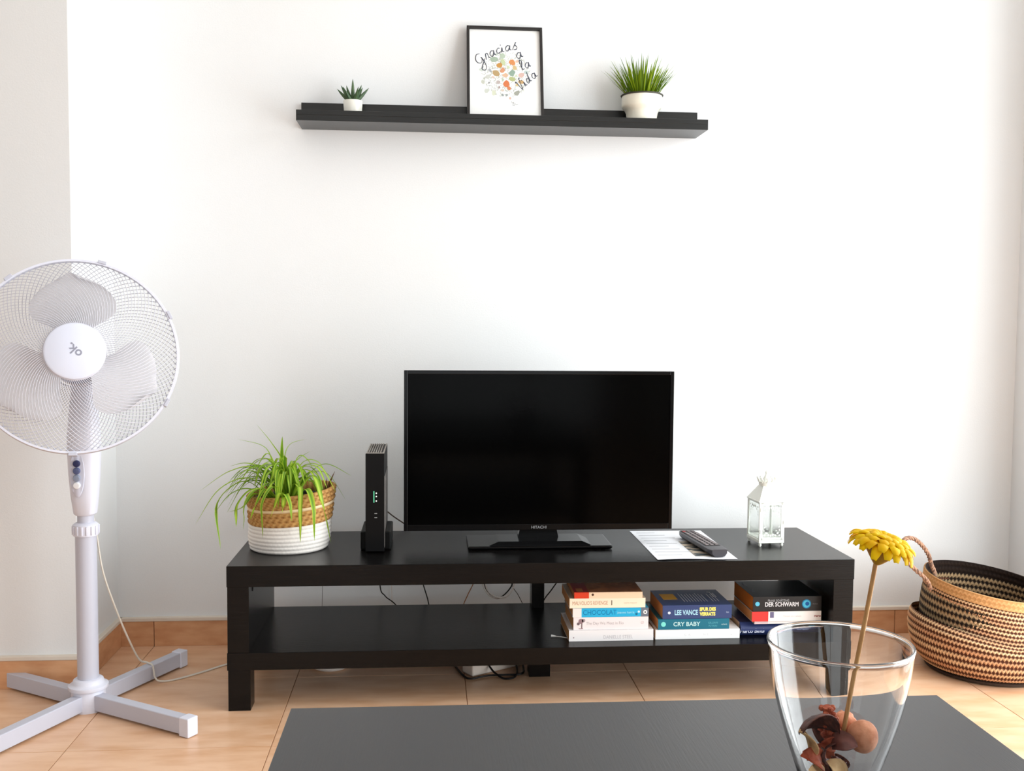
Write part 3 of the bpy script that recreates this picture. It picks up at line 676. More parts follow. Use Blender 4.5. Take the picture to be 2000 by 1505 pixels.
MB().box(-w+.7, -w+2.3, -d+.8, -d+3.6, h+.01, h+.035).build('cover_label', M('ink_lab', (226, 140, 84), .5), t)
# middle stack
t = book('thick plain white book with rounded corners, bottom of the middle stack', 101.6, 122.6, -46.0, -31.2, Z0, 16.1, (250, 250, 250), white_pages)
sp_text(t, 'C.  A.', .38, .45, .7, (226, 226, 228)); sp_text(t, 'N. E.', .6, .45, .7, (226, 226, 228)); sp_disc(t, .9, .4, .15, (226, 228, 226))
t = book('teal paperback with a pale round emblem on its spine, middle stack', 102.2, 119.9, -46.1, -31.5, 16.1, 18.7, (16, 110, 134), cream_pages)
sp_disc(t, .075, .52, .6, (130, 226, 214)); sp_text(t, 'CRY BABY', .4, .5, 1.45, (198, 232, 232), 1.0, bold=.02); sp_text(t, 'GILLIAN', .77, .6, .68, (96, 176, 190)); sp_text(t, 'FLYNN', .77, .3, .68, (96, 176, 190)); sp_text(t, 'scherz', .93, .45, .55, (190, 220, 224))
t = book('navy paperback with yellow and pale blue lettering, topmost of the middle stack', 103.3, 120.5, -46.0, -31.8, 18.7, 22.1, (52, 70, 118), cream_pages)
sp_text(t, 'LEE VANCE', .34, .45, 1.7, (176, 222, 240), .68, bold=.04); sp_text(t, 'SPUR DES', .65, .68, 1.15, (240, 230, 120), .82, bold=.07); sp_text(t, 'VERRATS', .65, .32, 1.15, (240, 230, 120), .82, bold=.07)
sp_disc(t, .095, .45, .35, (220, 232, 244)); sp_text(t, 'list', .94, .45, .6, (190, 204, 226))
w, d, h = t['hw'], t['hd'], t['hh']
MB().box(-w+1.4, -w+5.0, -d+5.3, d-3.8, h, h+.02).build('cover_block', M('ink_ochre', (255, 184, 40), .5), t)
b = MB()
for k in range(13):
    if k == 9: continue
    b.box(-w+6.2+k*.72, -w+6.35+k*.72, -d+3.2, d-3.6-(k % 3)*.5, h, h+.02)
o = b.build('cover_text_lines', M('ink_lines', (232, 234, 240), .5), t); o['kind'] = 'stuff'
MB().box(w-2.6, w-2.3, -d+7, d-2.2, h, h+.02).box(w-2.0, w-1.75, -d+7, d-3.2, h, h+.02).box(w-3.1, w-2.2, d-2.6, d-2.2, h, h+.02).build('cover_title', _mc['ink_lines'], t)
# right stack
t = book('large midnight-blue hardback with white script, bottom of the right stack', 123.3, 143.4, -43.6, -27.4, Z0, 17.0, (42, 56, 104), white_pages, round_=1.2)
sp_text(t, 'Marco Bindi', .14, .4, 1.55, (214, 220, 240), .82, shear=.25, off=1.1, bold=.02); sp_text(t, 'das BESSERE', .72, .62, .95, (206, 216, 240), .95, off=1.2, bold=.02); sp_text(t, 'leben danach', .72, .32, .7, (160, 176, 220), off=1.15)
t = book('thin white paperback showing its fore end, second lowest of the right stack', 126.4, 143.3, -45.6, -31.0, 17.0, 17.75, (240, 238, 238), cream_pages)
sp_patch(t, .92, .99, .1, .9, (150, 140, 150)); sp_patch(t, 0, .2, 0, 1, (225, 200, 204))
t = book('white paperback with a bright red left spine end, under the black book', 125.6, 143.1, -46.0, -31.0, 17.75, 20.2, (244, 240, 238), cream_pages)
sp_patch(t, 0, .235, 0, 1, (232, 62, 58)); sp_text(t, 'rororo', .085, .5, .9, (255, 200, 190)); sp_text(t, 'I', .2, .5, 1.0, (255, 200, 190)); sp_patch(t, .26, .315, .35, .95, (110, 106, 140), 'spine_picture'); sp_text(t, 'Mitten im Leben', .58, .5, .7, (206, 204, 206)); sp_text(t, 'roro', .945, .5, .9, (150, 70, 70), bold=.03)
t = book('thick black paperback with a blue ring on its spine, topmost of the right stack', 125.8, 143.1, -46.0, -30.4, 20.2, 23.9, (22, 24, 28), M('pages_orange', (196, 122, 56), .8, .1, bump=(500, .5, (.1, .1, 14))))
sp_text(t, 'FRANK SCHÄTZING', .37, .72, .8, (170, 172, 176), .75); sp_text(t, 'DER SCHWARM', .42, .46, 1.5, (226, 226, 230), .8, bold=.03)
sp_disc(t, .065, .52, .55, (96, 190, 222)); sp_disc(t, .78, .48, 1.15, (26, 120, 168)); sp_disc(t, .78, .48, .92, (76, 184, 214), off=.02); sp_disc(t, .79, .5, .5, (12, 84, 150), off=.04); sp_text(t, 'fischer', .91, .48, .5, (110, 112, 116))
w, d, h = t['hw'], t['hd'], t['hh']
text('cover_lettering', 'FRANK', 1.3, M('ink_cov', (120, 124, 130), .5), t, TR((-w+1.3, 4.0, h+.01), 0, 0, -PI/2), sx=1)
text('cover_lettering', 'DER', 1.3, _mc['ink_cov'], t, TR((-w+1.6, -2.0, h+.01), 0, 0, -PI/2), sx=1)

# white plug tip peeking out from the left stack
b = MB().tube(bez([(80.0, -44.6, Z0+.35), (78.6, -43.4, Z0+.3), (77.4, -43.0, Z0+.32)]), .12, 6).tube([(77.5, -43.0, Z0+.32), (76.4, -42.8, Z0+.4)], lambda t: .18+.12*t, 8)
tag(b.build('earphone_plug', M('plug_white', (230, 230, 228), .4), smooth=True), 'short white cable end poking out beside the left book stack', 'cable')

# ------------------------------------------------------------------ cables behind and under the stand
def cord(name, label, pts, r, m, cat='cable', n=12, grp=None):
    return tag(MB().tube(bez(pts, n), r, 6).build(name, m, smooth=True), label, cat, grp)
cord('hanging_cable', 'black cord dropping with a bend behind the left half of the stand', [(32.6, -6, 33), (33.0, -6, 18), (34.4, -6, 14.7), (37.0, -6, 12.5), (40, -6, 8.5), (44, -8, 1.0), (50, -14, .3)], .17, black_cord)
cord('hanging_cable', 'straight black cord hanging behind the stand left of the cable coil', [(44.2, -6, 24), (44.9, -6, 18.2), (46.3, -6, 13.2), (48, -7, 5), (50.5, -9, .3)], .17, black_cord)
cord('hanging_wire', 'thin grey wire hanging down the wall behind the empty shelf', [(17.1, -2, 30), (16.9, -2, 18), (16.7, -2, 10), (16.5, -2, 1)], .07, M('cable_grey', (120, 112, 108), .5))
cord('hanging_wire', 'thin white wire running down the wall behind the black cord', [(36.0, -1, 30), (36.0, -1, 18), (36.2, -1, 10), (36.2, -1.4, 1)], .14, M('cable_white', (228, 220, 214), .5))
def loop(cx, cz, rx, rz_, a0, a1, y, n=26, ph=0): return [(cx+rx*cos(a0+(a1-a0)*k/n), y+.4*sin(k+ph), cz+rz_*sin(a0+(a1-a0)*k/n)) for k in range(n+1)]
b = MB().tube(loop(66, 19.0, 4.6, 5.6, 0, 2*PI, -5.4), .2, 6, closed=True).tube(loop(66.4, 18.6, 4.2, 5.0, 0, 2*PI, -5.9, ph=2), .2, 6, closed=True)
tag(b.build('cable_coil', _mc['cable_white'], smooth=True), 'coil of white cable hanging behind the middle of the stand', 'cable')
cord('hanging_wire', 'dark cable crossing in front of the white coil', [(62.0, -5, 24), (61.9, -4.9, 18.4), (63.3, -4.8, 14.7), (66, -4.8, 13.2), (69, -4.8, 15.6), (70.3, -4.8, 18.6), (71, -5, 25)], .2, black_cord)
cord('hanging_wire', 'orange-brown twisted wire left of the white coil', [(60.2, -4, 24), (59.2, -4, 18), (57.4, -4, 14), (56.0, -4, 10), (55, -5, 1)], .13, M('cable_orange', (156, 96, 44), .5))
cord('hanging_wire', 'brown wire crossing behind the white coil to the right', [(68.0, -3, 23), (70.0, -3, 16.5), (72.0, -3, 13.2), (73.6, -3, 9), (74, -4, 1)], .1, _mc['cable_brown'])
cord('hanging_cable', 'black cord curving behind the divider towards the left book stack', [(84, -8, 21), (80.6, -8, 16.2), (78.8, -8, 13.8), (77, -8, 10), (75, -9, 3), (72, -12, .4)], .17, black_cord)
b = MB().tube(bez([(52.0, -15, .3), (53.6, -23.4, .3), (55.4, -30.6, .3), (57.3, -33.0, .3), (61.3, -31.2, .35), (66, -30.6, .3), (70.4, -30.0, .3), (71.4, -24, .3), (71, -13, .3)]), .26, 8)
tag(b.build('floor_cable', black_cord, smooth=True), 'thick black cord in a wide bend on the floor in front of the power strip', 'cable')
b = MB().tube(bez([(62.0, -28.4, 2.4), (62.4, -29.4, 1.8), (63.5, -31.2, 1.0), (65.7, -33.6, .35), (68.5, -32.2, .3), (69.6, -25.5, .3), (69, -14, .3)]), .26, 8)
tag(b.build('floor_cable', black_cord, smooth=True), 'short black cord looping out of the power strip on the floor', 'cable')
pstrip = thing('power_strip', 'white power strip on the floor under the stand, left of the middle leg', 'power strip', (63.2, -24.9, 0), rz=math.radians(32))
MB().box(-8, 8, -2.4, 2.4, 0, 3.6, .4).build('housing', M('strip_white', (232, 222, 212), .4, .4), pstrip)
for k in (-1, 0, 1): MB().lathe([(0, 3.7), (1.7, 3.7), (1.8, 3.5), (1.9, 3.5)], 24, (k*4.4, 0, 0)).build('socket', M('socket_grey', (190, 184, 176), .5), pstrip)
MB().box(-1.6, 1.4, -1.2, 1.2, 3.7, 5.6, .4).build('plug', matt_black, pstrip)
pl = thing('white_tray', 'round white disc lying on the floor under the left part of the stand', 'tray', (20.9, -20.8, 0))
MB().lathe([(0, 0), (4.2, 0), (5.0, .5), (5.2, 1.1), (5.05, 1.15), (4.6, .7), (0, .4)], 48).build('dish', M('tray_white', (232, 226, 220), .4), pl, smooth=True)

# ------------------------------------------------------------------ standing fan
FX, FY = -32.4, -47.0
fan = thing('pedestal_fan', 'large white pedestal fan with cross-shaped feet, standing in front of the white pillar', 'fan', (FX, FY, 0))
MB().lathe([(0, 0), (3.7, 0), (3.75, .3), (3.75, 4.6), (3.6, 4.9), (4.3, 5.0), (4.45, 5.3), (4.4, 5.9), (3.7, 6.2), (3.5, 6.5), (3.3, 7.1), (2.9, 7.4), (0, 7.4)], 40).build('hub', fan_white, fan, smooth=True)
for az in (-33, 64, 147, 246):
    T = Matrix.Rotation(math.radians(az), 4, 'Z')
    o = MB().box(3.0, 31.0, -1.3, 1.3, .5, 4.1, .2, T).build('leg', fan_grey, fan)
    MB().box(30.4, 33.2, -1.5, 1.5, 0.1, 4.3, .25, T).build('end_cap', fan_white, o)
MB().lathe([(0, 7.2), (2.35, 7.2), (2.35, 41.6), (0, 41.6)], 32).build('outer_pole', fan_grey, fan, smooth=True)
b = MB().lathe([(2.3, 40.8), (2.75, 40.9), (2.8, 43.4), (2.3, 43.8), (1.9, 43.9), (0, 43.9)], 32)
for k in range(16):
    a = 2*PI*k/16; b.box(2.7, 3.0, -.2, .2, 41.2, 43.2, .05, Matrix.Rotation(a, 4, 'Z'))
b.build('locking_collar', fan_white, fan, smooth=True)
MB().lathe([(0, 43), (1.85, 43), (1.85, 48), (0, 48)], 24).build('inner_pole', fan_grey, fan, smooth=True)
# control column: oval section loft
def loft(secs, m, name, parent, n=28):
    b = MB(); vs = []; fs = []
    for (cx, cy, z, rx, ry) in secs:
        for k in range(n):
            a = 2*PI*k/n; ca, sa = cos(a), sin(a); e = .75
            vs.append((cx+rx*math.copysign(abs(ca)**e, ca), cy+ry*math.copysign(abs(sa)**e, sa), z))
    for i in range(len(secs)-1):
        for k in range(n): fs.append((i*n+k, i*n+(k+1) % n, (i+1)*n+(k+1) % n, (i+1)*n+k))
    fs += [tuple(range(n)), tuple((len(secs)-1)*n+k for k in range(n))]
    b.add(vs, fs); return b.build(name, m, parent, smooth=True)
loft([(0, 0, 45.6, 2.0, 2.0), (0, 0, 46.0, 2.45, 2.4), (0, -.1, 50, 2.95, 2.8), (0, -.2, 55, 3.3, 3.1), (0, -.2, 60, 3.5, 3.3), (0, -.2, 64, 3.5, 3.3), (0, 0, 70, 3.0, 3.0), (0, .4, 76, 2.4, 2.7), (0, .8, 80, 2.2, 2.7)], fan_white, 'control_column', fan)
b = MB(); vs = []; fs = []
n = 28
for ring in ((1, 0.0), (.93, .22), (.0, .26)):
    for k in range(n): a = 2*PI*k/n; vs.append((-.6+1.65*ring[0]*cos(a), -3.25-ring[1], 55.7+5.6*ring[0]*sin(a)))
for i in range(2):
    for k in range(n): fs.append((i*n+k, i*n+(k+1) % n, (i+1)*n+(k+1) % n, (i+1)*n+k))
b.add(vs, fs); pan = b.build('control_panel', M('panel_lilac', (206, 208, 224), .4), fan, smooth=True)
for k, (nm, c) in enumerate((('navy', (40, 44, 84)), ('slate', (84, 92, 128)), ('grey', (140, 148, 168)), ('white', (240, 240, 244)))):
    o = MB().lathe([(0, 0), (.78, 0), (.8, .45), (.65, .7), (0, .78)], 20, T=TR((-.6, -3.4, 57.9-1.65*k), PI/2)).build('button', M('btn_'+nm, c, .35, .5), pan, smooth=True); o['label'] = nm+' push button'
# head
HT = TR((2.6, -12.4, 82.6), 0, 0, math.radians(16)) @ Matrix.Rotation(math.radians(-11), 4, 'X')   # local -Y faces the room
b = MB(); T2 = HT @ TR((0, 0, 0), PI/2)          # lathe axis Z -> -Y
b.lathe([(0, -15), (2.4, -14.6), (4.4, -13), (5.2, -10), (5.3, -6.2), (0, -6.2)], 32, T=T2); b.build('motor_housing', M('motor_grey', (176, 176, 190), .45), fan, smooth=True)
b = MB().prism([(-2.0, -2), (2.0, -2), (1.6, 6), (-1.6, 6)], -3.0, 2.2, 'y', T=TR((0, 1.2, 76))); b.build('tilt_joint', M('motor_grey', (1, 1, 1)), fan)
GR = 21.0
def ring(b, r, ax, rad, n=72, sx=6): b.tube([T2 @ Vector((r*cos(2*PI*k/n), r*sin(2*PI*k/n), ax)) for k in range(n)], rad, sx, closed=True)
def grille(name, sgn, depth, swirl, nw=104):
    b = MB(); M_s = 12
    for k in range(nw):
        a0 = 2*PI*k/nw; pts = []
        for i in range(M_s+1):
            t = i/M_s; r = 6.0+(GR-.3-6.0)*t; ax = sgn*depth*(1-t**2.6); a = a0+swirl*t
            pts.append(T2 @ Vector((r*cos(a), r*sin(a), ax)))
        b.tube(pts, .08, 4, cap=False)
    ring(b, 6.1, sgn*depth, .16)
    o = b.build(name, wire_m, fan, smooth=True, sharp=0); o['kind'] = 'stuff'; return o
grille('front_grille', 1, 5.6, .95); grille('back_grille', -1, 5.6, -.95)
b = MB(); b.lathe([(GR-.25, -.75), (GR+.2, -.75), (GR+.4, 0), (GR+.2, .75), (GR-.25, .75)], 96, T=T2, closed=True); b.build('rim_band', fan_white, fan, smooth=True)
for az in (25, 75, 128, 200, 268, 330):
    a = math.radians(az); MB().box(-.9, .9, -.35, .35, -1.0, 1.0, .1, T2 @ Matrix.Rotation(a-PI/2, 4, 'Z') @ TR((0, GR+.35, 0))).build('rim_clip', fan_grey, fan)
b = MB(); b.lathe([(0, 6.5), (5.6, 6.5), (5.98, 6.3), (6.12, 5.9), (6.12, 5.3), (0, 5.3)], 56, T=T2); cap_ = b.build('hub_cap', M('cap_white', (224, 228, 244), .35, .4), fan, smooth=True)
# logo lettering reads upside down
TT = T2 @ TR((.0, .15, 6.52), 0, 0, math.radians(136))
text('logo_lettering', 'ok.', 2.7, M('logo_grey', (150, 152, 168), .5), cap_, TT, extrude=.01, bold=.05)
for az in (89, -31, 209):
    nr, na = 14, 16; vs = []; fs = []
    for th in (0, .25):
        for i in range(nr+1):
            t = i/nr; r = 3.6+14.6*t
            hw = math.radians(20+27*sin(PI*min(1, t*1.08)*.60))*math.sqrt(max(0.02, 1-max(0, (t-.42)/.585)**2.3))
            for j in range(na+1):
                u = -1+2*j/na; q = r-1.3*t*t*(u*u)
                a = math.radians(az)+hw*u+math.radians(5)*t; ax = -2.0*u*(1-.35*t)+.4+th
                vs.append(T2 @ Vector((q*cos(a), q*sin(a), ax)))
    K = (nr+1)*(na+1)
    for i in range(nr):
        for j in range(na):
            q = i*(na+1)+j; fs += [(q, q+1, q+na+2, q+na+1), (K+q, K+q+na+1, K+q+na+2, K+q+1)]
    bd = [j for j in range(na+1)]+[i*(na+1)+na for i in range(1, nr+1)]+[nr*(na+1)+j for j in range(na-1, -1, -1)]+[i*(na+1) for i in range(nr-1, 0, -1)]
    for p, q in zip(bd, bd[1:]+bd[:1]): fs.append((p, q, q+K, p+K))
    bb = MB(); bb.add(vs, fs); bb.build('fan_blade', blade_m, fan, smooth=True)
MB().lathe([(0, -6), (3.9, -6), (4.1, 2.4), (0, 3)], 28, T=T2).build('blade_hub', blade_m, fan, smooth=True)
fc_ = ([(-31.0, -46.2, 45.5), (-30.9, -44, 40), (-30.0, -43, 31.5), (-28.4, -40, 22.5), (-26.8, -35, 13), (-25.6, -30, 6.0), (-24.0, -28.6, 4.6), (-22.5, -29.4, 4.0), (-21.6, -30.4, 1.2), (-19.8, -30.3, .3), (-16.2, -28.4, .28), (-11.0, -23.3, .28), (-6.7, -18.4, .28), (2, -11, .28), (20, -6, .28), (45, -8, .28)])
MB().tube([Vector(p)-Vector((FX, FY, 0)) for p in bez(fc_, 12)], .24, 6).build('cord', white_cord, fan, smooth=True)['label'] = 'cream power cord'

# ------------------------------------------------------------------ coffee table
ct = thing('coffee_table', 'low dark grey-brown coffee table in the foreground, carrying the glass vase', 'coffee table', (69.2, -228, 0), rz=math.radians(-.3))
tb_m = M('table_laminate', (26, 26, 30), .38, .75, noise=((29, 27, 29), 18, (6, .6, 6), .4, .75), bump=(50, .1, (8, .5, 8)))
MB().box(-39.2, 39.2, -60, 59.6, 40, 45, .1).build('table_top', tb_m, ct)
for sx in (-1, 1):
    for sy in (-1, 1): MB().box(sx*36.5-2.5, sx*36.5+2.5, sy*57-2.5, sy*57+2.5, 0, 40, .08).build('leg', tb_m, ct)
MB().box(-34, 34, -54, 54, 15, 17, .08).build('lower_shelf', tb_m, ct)

# ------------------------------------------------------------------ vase with dried things and the flower
VX, VY = 84.8, -195.6
vase = thing('glass_vase', 'clear tapering glass vase on the right side of the coffee table', 'vase', (VX, VY, 45.0))
prof_o = [(0, .02), (2.8, .02), (3.1, .15), (3.2, .5), (3.3, 1.5), (3.7, 3.1), (4.45, 5.4), (5.25, 8.0), (5.9, 10.6), (6.35, 13.0), (6.62, 15.3), (6.66, 15.42), (6.67, 15.52), (6.63, 15.61), (6.54, 15.65), (6.45, 15.61), (6.41, 15.52), (6.41, 15.42), (6.4, 15.2), (6.13, 13.0), (5.68, 10.6), (5.02, 8.0), (4.2, 5.4), (3.4, 3.1), (2.9, 1.9), (2.2, 1.5), (0, 1.45)]
def fine(P, n): return [(v.x, v.y) for v in bez([(r, z, 0) for r, z in P], n)]
prof_o = fine(prof_o[:4], 4)[:-1]+fine(prof_o[3:11], 8)[:-1]+fine(prof_o[10:19], 3)[:-1]+fine(prof_o[18:25], 8)[:-1]+fine(prof_o[24:], 3)
prof_o[0] = (0, .02); prof_o[-1] = (0, 1.45)
MB().lathe(prof_o, 128).build('glass', glass_m, vase, smooth=True, sharp=0)
def petal(name, label, c, sx, sy, curl, rot, m, grp=None, th=.09, cup=.5, tag_=True, n=8, parent=None):
    """curled dry leaf: a curved shell with thickness"""
    b = MB(); vs = []; fs = []; N = n+1; cx, cy, cz = 0, 0, 0
    for h in (0, 1):
        for i in range(N):
            t = i/n; w = sy*(sin(PI*min(1, t*.93+.05))**.7)
            for j in range(N):
                u = -1+2*j/n; ang = curl*(t-.5)*2
                x = sx*sin(ang)/max(.2, abs(curl))*1.0; z = -sx*(1-cos(ang))/max(.2, abs(curl))+cup*w*u*u*.9+.12*sin(5*t+3*u); y = w*u+.1*sin(7*t)
                vs.append((x, y, z+h*th))
    K = N*N
    for i in range(n):
        for j in range(n): q = i*N+j; fs += [(q, q+1, q+N+1, q+N), (K+q, K+q+N, K+q+N+1, K+q+1)]
    bd = list(range(N))+[i*N+n for i in range(1, N)]+[n*N+j for j in range(n-1, -1, -1)]+[i*N for i in range(n-1, 0, -1)]
    for p, q in zip(bd, bd[1:]+bd[:1]): fs.append((p, q, q+K, p+K))
    R = Euler(rot).to_matrix(); vs = [tuple(R @ Vector(v)) for v in vs]
    b.add(vs, fs); o = b.build(name, m, parent, smooth=True, loc=c, sharp=0)
    if tag_: tag(o, label, 'potpourri', grp)
    return o
dk = M('dried_dark', (70, 34, 26), .5, .4, noise=((122, 70, 56), 90, (1, 3, 1), .45, .7), bump=(200, .5, (1, 4, 1)))
tn = M('dried_tan', (206, 168, 116), .55, .35, noise=((168, 120, 76), 80, (1, 3, 1), .45, .7), bump=(200, .4, (1, 4, 1)))
rd = M('dried_red', (150, 62, 36), .55, .35, noise=((190, 100, 66), 90, (1, 1, 1), .4, .65), bump=(160, .8, (1, 1, 1)))
og = M('dried_orange', (214, 150, 116), .6, .3, noise=((176, 104, 66), 70, (1, 1, 1), .42, .68), bump=(130, .5, (1, 1, 1)))
G2 = 'dried leaves filling the vase'
petal('dried_leaf', 'large dark brown curled leaf, uppermost left in the glass vase', (82.5, -196.2, 53.6), 2.6, 1.5, 1.25, (-.75, .12, .2), dk, cup=-.25)
petal('dried_leaf', 'pointed tan pod shell standing at the left wall of the vase', (81.4, -197.2, 51.6), 1.7, .75, .6, (.2, 1.2, .3), tn, cup=.8)
petal('dried_leaf', 'reddish brown leaf below the tan shell in the vase', (82.2, -197.7, 50.1), 1.9, 1.1, .9, (.9, .7, .4), rd)
petal('dried_leaf', 'small mauve-brown leaf in the centre of the vase under the stem', (84.6, -197.4, 51.7), 1.5, 1.0, 1.2, (.7, -.2, -.5), M('dried_mauve', (120, 68, 58), .55, noise=((90, 44, 36), 60, (1, 1, 1), .4, .6)))
petal('dried_leaf', 'cream shell low in the middle of the vase', (83.9, -198.0, 49.4), 1.2, .8, .8, (.9, .9, -.3), M('dried_cream', (222, 188, 140), .6, bump=(200, .4, (1, 1, 1))), cup=.8)
petal('dried_leaf', 'cream shell low at the left of the vase', (82.0, -198.2, 49.2), 1.2, .75, .7, (.9, .4, .5), _mc['dried_cream'], cup=.8)
rg = random.Random(5)
for k in range(11):
    a = rg.uniform(0, 2*PI); lv = rg.uniform(47.4, 51.6); rr = (lv-45)*.33*rg.uniform(.3, 1)
    petal('dried_leaf', 'dark or reddish dried leaf packed low in the glass vase', (VX-.4+rr*cos(a), VY+rr*sin(a), lv), rg.uniform(1.0, 1.5), rg.uniform(.7, 1.0), rg.uniform(.5, 1.3), (rg.uniform(0, 3), rg.uniform(0, 3), rg.uniform(0, 3)), [dk, rd, dk, _mc['dried_mauve'], rd][k % 5], G2)
def lump(name, label, c, r, m, amp=.06, fr=3, sq=1.0, seed=0):
    b = MB(); n = 24; rg_ = random.Random(seed); vs = []; fs = []
    ph = [rg_.uniform(0, 6) for _ in range(4)]
    for i in range(n//2+1):
        th = PI*i/(n//2)
        for k in range(n):
            a = 2*PI*k/n; q = r*(1+amp*sin(fr*a+ph[0])*sin(th)*sin(fr*th+ph[1])+amp*.5*sin(2*fr*a+ph[2])*sin(th)); vs.append((q*sin(th)*cos(a), q*sin(th)*sin(a), q*cos(th)*sq))
    for i in range(n//2):
        for k in range(n): fs.append((i*n+k, i*n+(k+1) % n, (i+1)*n+(k+1) % n, (i+1)*n+k))
    b.add(vs, fs); return tag(b.build(name, m, smooth=True, loc=c, sharp=0), label, 'potpourri')
lump('dried_ball', 'pale orange smooth dried ball at the right of the vase', (86.95, -196.3, 51.75), 1.42, og, .03, 2, 1.08, 4)
lump('dried_ball', 'peach-coloured lumpy dried pod behind the smooth ball', (86.0, -194.2, 52.3), 1.15, M('dried_peach', (226, 150, 112), .6, bump=(150, .7, (1, 1, 1))), .14, 4, .9, 8)
cone = thing('dried_cone', 'small knobbly red-brown cone at the top of the vase filling', 'potpourri', (84.3, -195.2, 52.0)); cone.rotation_euler = (.2, -.25, 0)
MB().tube([(0, 0, -1), (0, 0, 2.6)], lambda t: .75-.35*t, 10).build('core', rd, cone, smooth=True)
rg = random.Random(2)
for k in range(24):
    z = -.8+3.5*k/24; a = k*2.4; rr = .8-.3*(z+.8)/3.5
    MB().ball((rr*cos(a), rr*sin(a), z), .3, 8).build('scale', rd, cone, smooth=True)
# flower: stem leaning right, seen from slightly below
fl = thing('yellow_flower', 'artificial yellow daisy on a thin tan stem leaning out of the glass vase', 'flower', (85.05, -196.0, 51.2))
o_ = Vector((85.05, -196.0, 51.2))
st = [Vector(p)-o_ for p in bez([(85.05, -196, 51.2), (86.0, -196, 57), (87.05, -196, 63), (87.95, -196, 68.6)], 8)]
MB().tube(st, .21, 10).build('stem', M('stem_tan', (190, 146, 92), .6, noise=((168, 122, 72), 40, (9, 9, 1), .4, .6)), fl, smooth=True)
FT = TR((2.95, 0, 17.0)) @ Matrix.Rotation(math.radians(13), 4, 'Y') @ Matrix.Rotation(math.radians(8), 4, 'X')
MB().lathe([(0, -.35), (.3, -.2), (.6, .1), (1.15, .75), (1.85, 1.55), (1.95, 1.8), (0, 1.85)], 28, T=FT).build('calyx', M('calyx_ochre', (150, 98, 20), .6, noise=((186, 140, 30), 60, (1, 1, 1), .4, .6)), fl, smooth=True)
ym = M('petal_yellow', (255, 226, 8), .5, .3, noise=((250, 200, 6), 60, (1, 1, 1), .45, .8), sss=.5)
rg = random.Random(9)
for lay, (np_, r0_, L_, dr, zz) in enumerate(((17, 1.1, 2.15, .75, 1.75), (17, 1.0, 2.1, .35, 2.0), (15, .6, 1.8, -.05, 2.2), (12, .3, 1.3, -.2, 2.35))):
    for k in range(np_):
        a = 2*PI*(k+.5*lay)/np_+rg.uniform(-.08, .08); L2 = L_*rg.uniform(.9, 1.1); dd = dr*rg.uniform(.5, 1.35); b = MB(); vs = []; fs = []; cs = []
        n = 6
        for h in (0, .05):
            for i in range(n+1):
                t = i/n; r = r0_+L2*sin(t*1.35)/sin(1.35)*.92; z = zz+.35*sin(t*PI)-dd*t**2.2; w = .46*sin(PI*(.12+.8*t))**.6+.04
                for j in (-1, 0, 1):
                    vs.append(FT @ Vector((r*cos(a)-w*j*sin(a), r*sin(a)+w*j*cos(a), z-.07*abs(j)*w*3+h)))
        K = (n+1)*3
        for i in range(n):
            for j in range(2): q = i*3+j; fs += [(q, q+1, q+4, q+3), (K+q, K+q+3, K+q+4, K+q+1)]
        bd = [0, 1, 2]+[i*3+2 for i in range(1, n+1)]+[n*3+1, n*3]+[i*3 for i in range(n-1, 0, -1)]
        for p, q in zip(bd, bd[1:]+bd[:1]): fs.append((p, q, q+K, p+K))
        b.add(vs, fs); b.build('petal', ym, fl, smooth=True, sharp=0)
MB().lathe([(0, 2.65), (.5, 2.6), (.9, 2.4), (1.0, 2.0), (0, 1.9)], 20, T=FT).build('flower_centre', M('centre_yellow', (226, 170, 20), .8, bump=(300, 1, (1, 1, 1))), fl, smooth=True)

# ------------------------------------------------------------------ big belly basket
BX, BY = 194.4, -31.8
bk = thing('belly_basket', 'large round woven basket, tan and dark brown, on the floor by the right wall', 'basket', (BX, BY, 0))
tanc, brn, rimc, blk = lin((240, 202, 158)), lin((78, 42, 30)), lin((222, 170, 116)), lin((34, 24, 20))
def mixc(a, b, t): t = max(0, min(1, t)); return tuple(a[i]*(1-t)+b[i]*t for i in range(3))
def weave(name, prof, rows, st, mode, n_t=6, n_a=4, inner=False):
    """prof(t, a)->(r, z); one row = tan zigzag stitch on dark ground; relief follows the stitches"""
    b = MB(); vs = []; fs = []; cs = []; R = rows*n_t; n = st*n_a; E_ = .02
    for i in range(R+1):
        t = i/R; row = i//n_t; ph = (i % n_t)/n_t
        for k in range(n):
            a = 2*PI*k/n; sk = (k/n_a+row*.5) % 1; tri = abs(sk-.5)*2     # 0..1..0 within a stitch
            r, z = prof(t, a)
            zz = ph-.34*(tri-.5)
            d = abs(zz-.5)                           # distance to the row's centre line
            w = .27*(1-.25*tri)
            v = 1-max(0, min(1, (d-w+.09)/.12))      # 1 inside the tan stitch
            relief = (.22*v*(1-.55*tri)) if mode != 'rim' else .16*abs(sin(PI*(t*rows)+tri*1.4))
            q = r+(-relief if inner else relief)
            vs.append((q*cos(a), q*sin(a), z))
            if mode == 'rim': c = mixc(rimc, lin((168, 116, 62)), .6*abs(cos(PI*t*rows+tri*1.4)))
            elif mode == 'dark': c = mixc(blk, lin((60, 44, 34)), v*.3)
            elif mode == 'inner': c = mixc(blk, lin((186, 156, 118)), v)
            else: c = mixc(brn, mixc(tanc, lin((222, 168, 126)), .5+.5*sin(a*3+row*1.7)), v)
            cs.append(c)
    for i in range(R):
        for k in range(n): fs.append((i*n+k, i*n+(k+1) % n, (i+1)*n+(k+1) % n, (i+1)*n+k))
    b.add(vs, fs, cs); return b.build(name, weave_m, bk, smooth=True, sharp=0)
weave_m = M('woven_seagrass', (255, 255, 255), .8, .2, vcol='Col', bump=(300, .5, (1, 1, 1)))
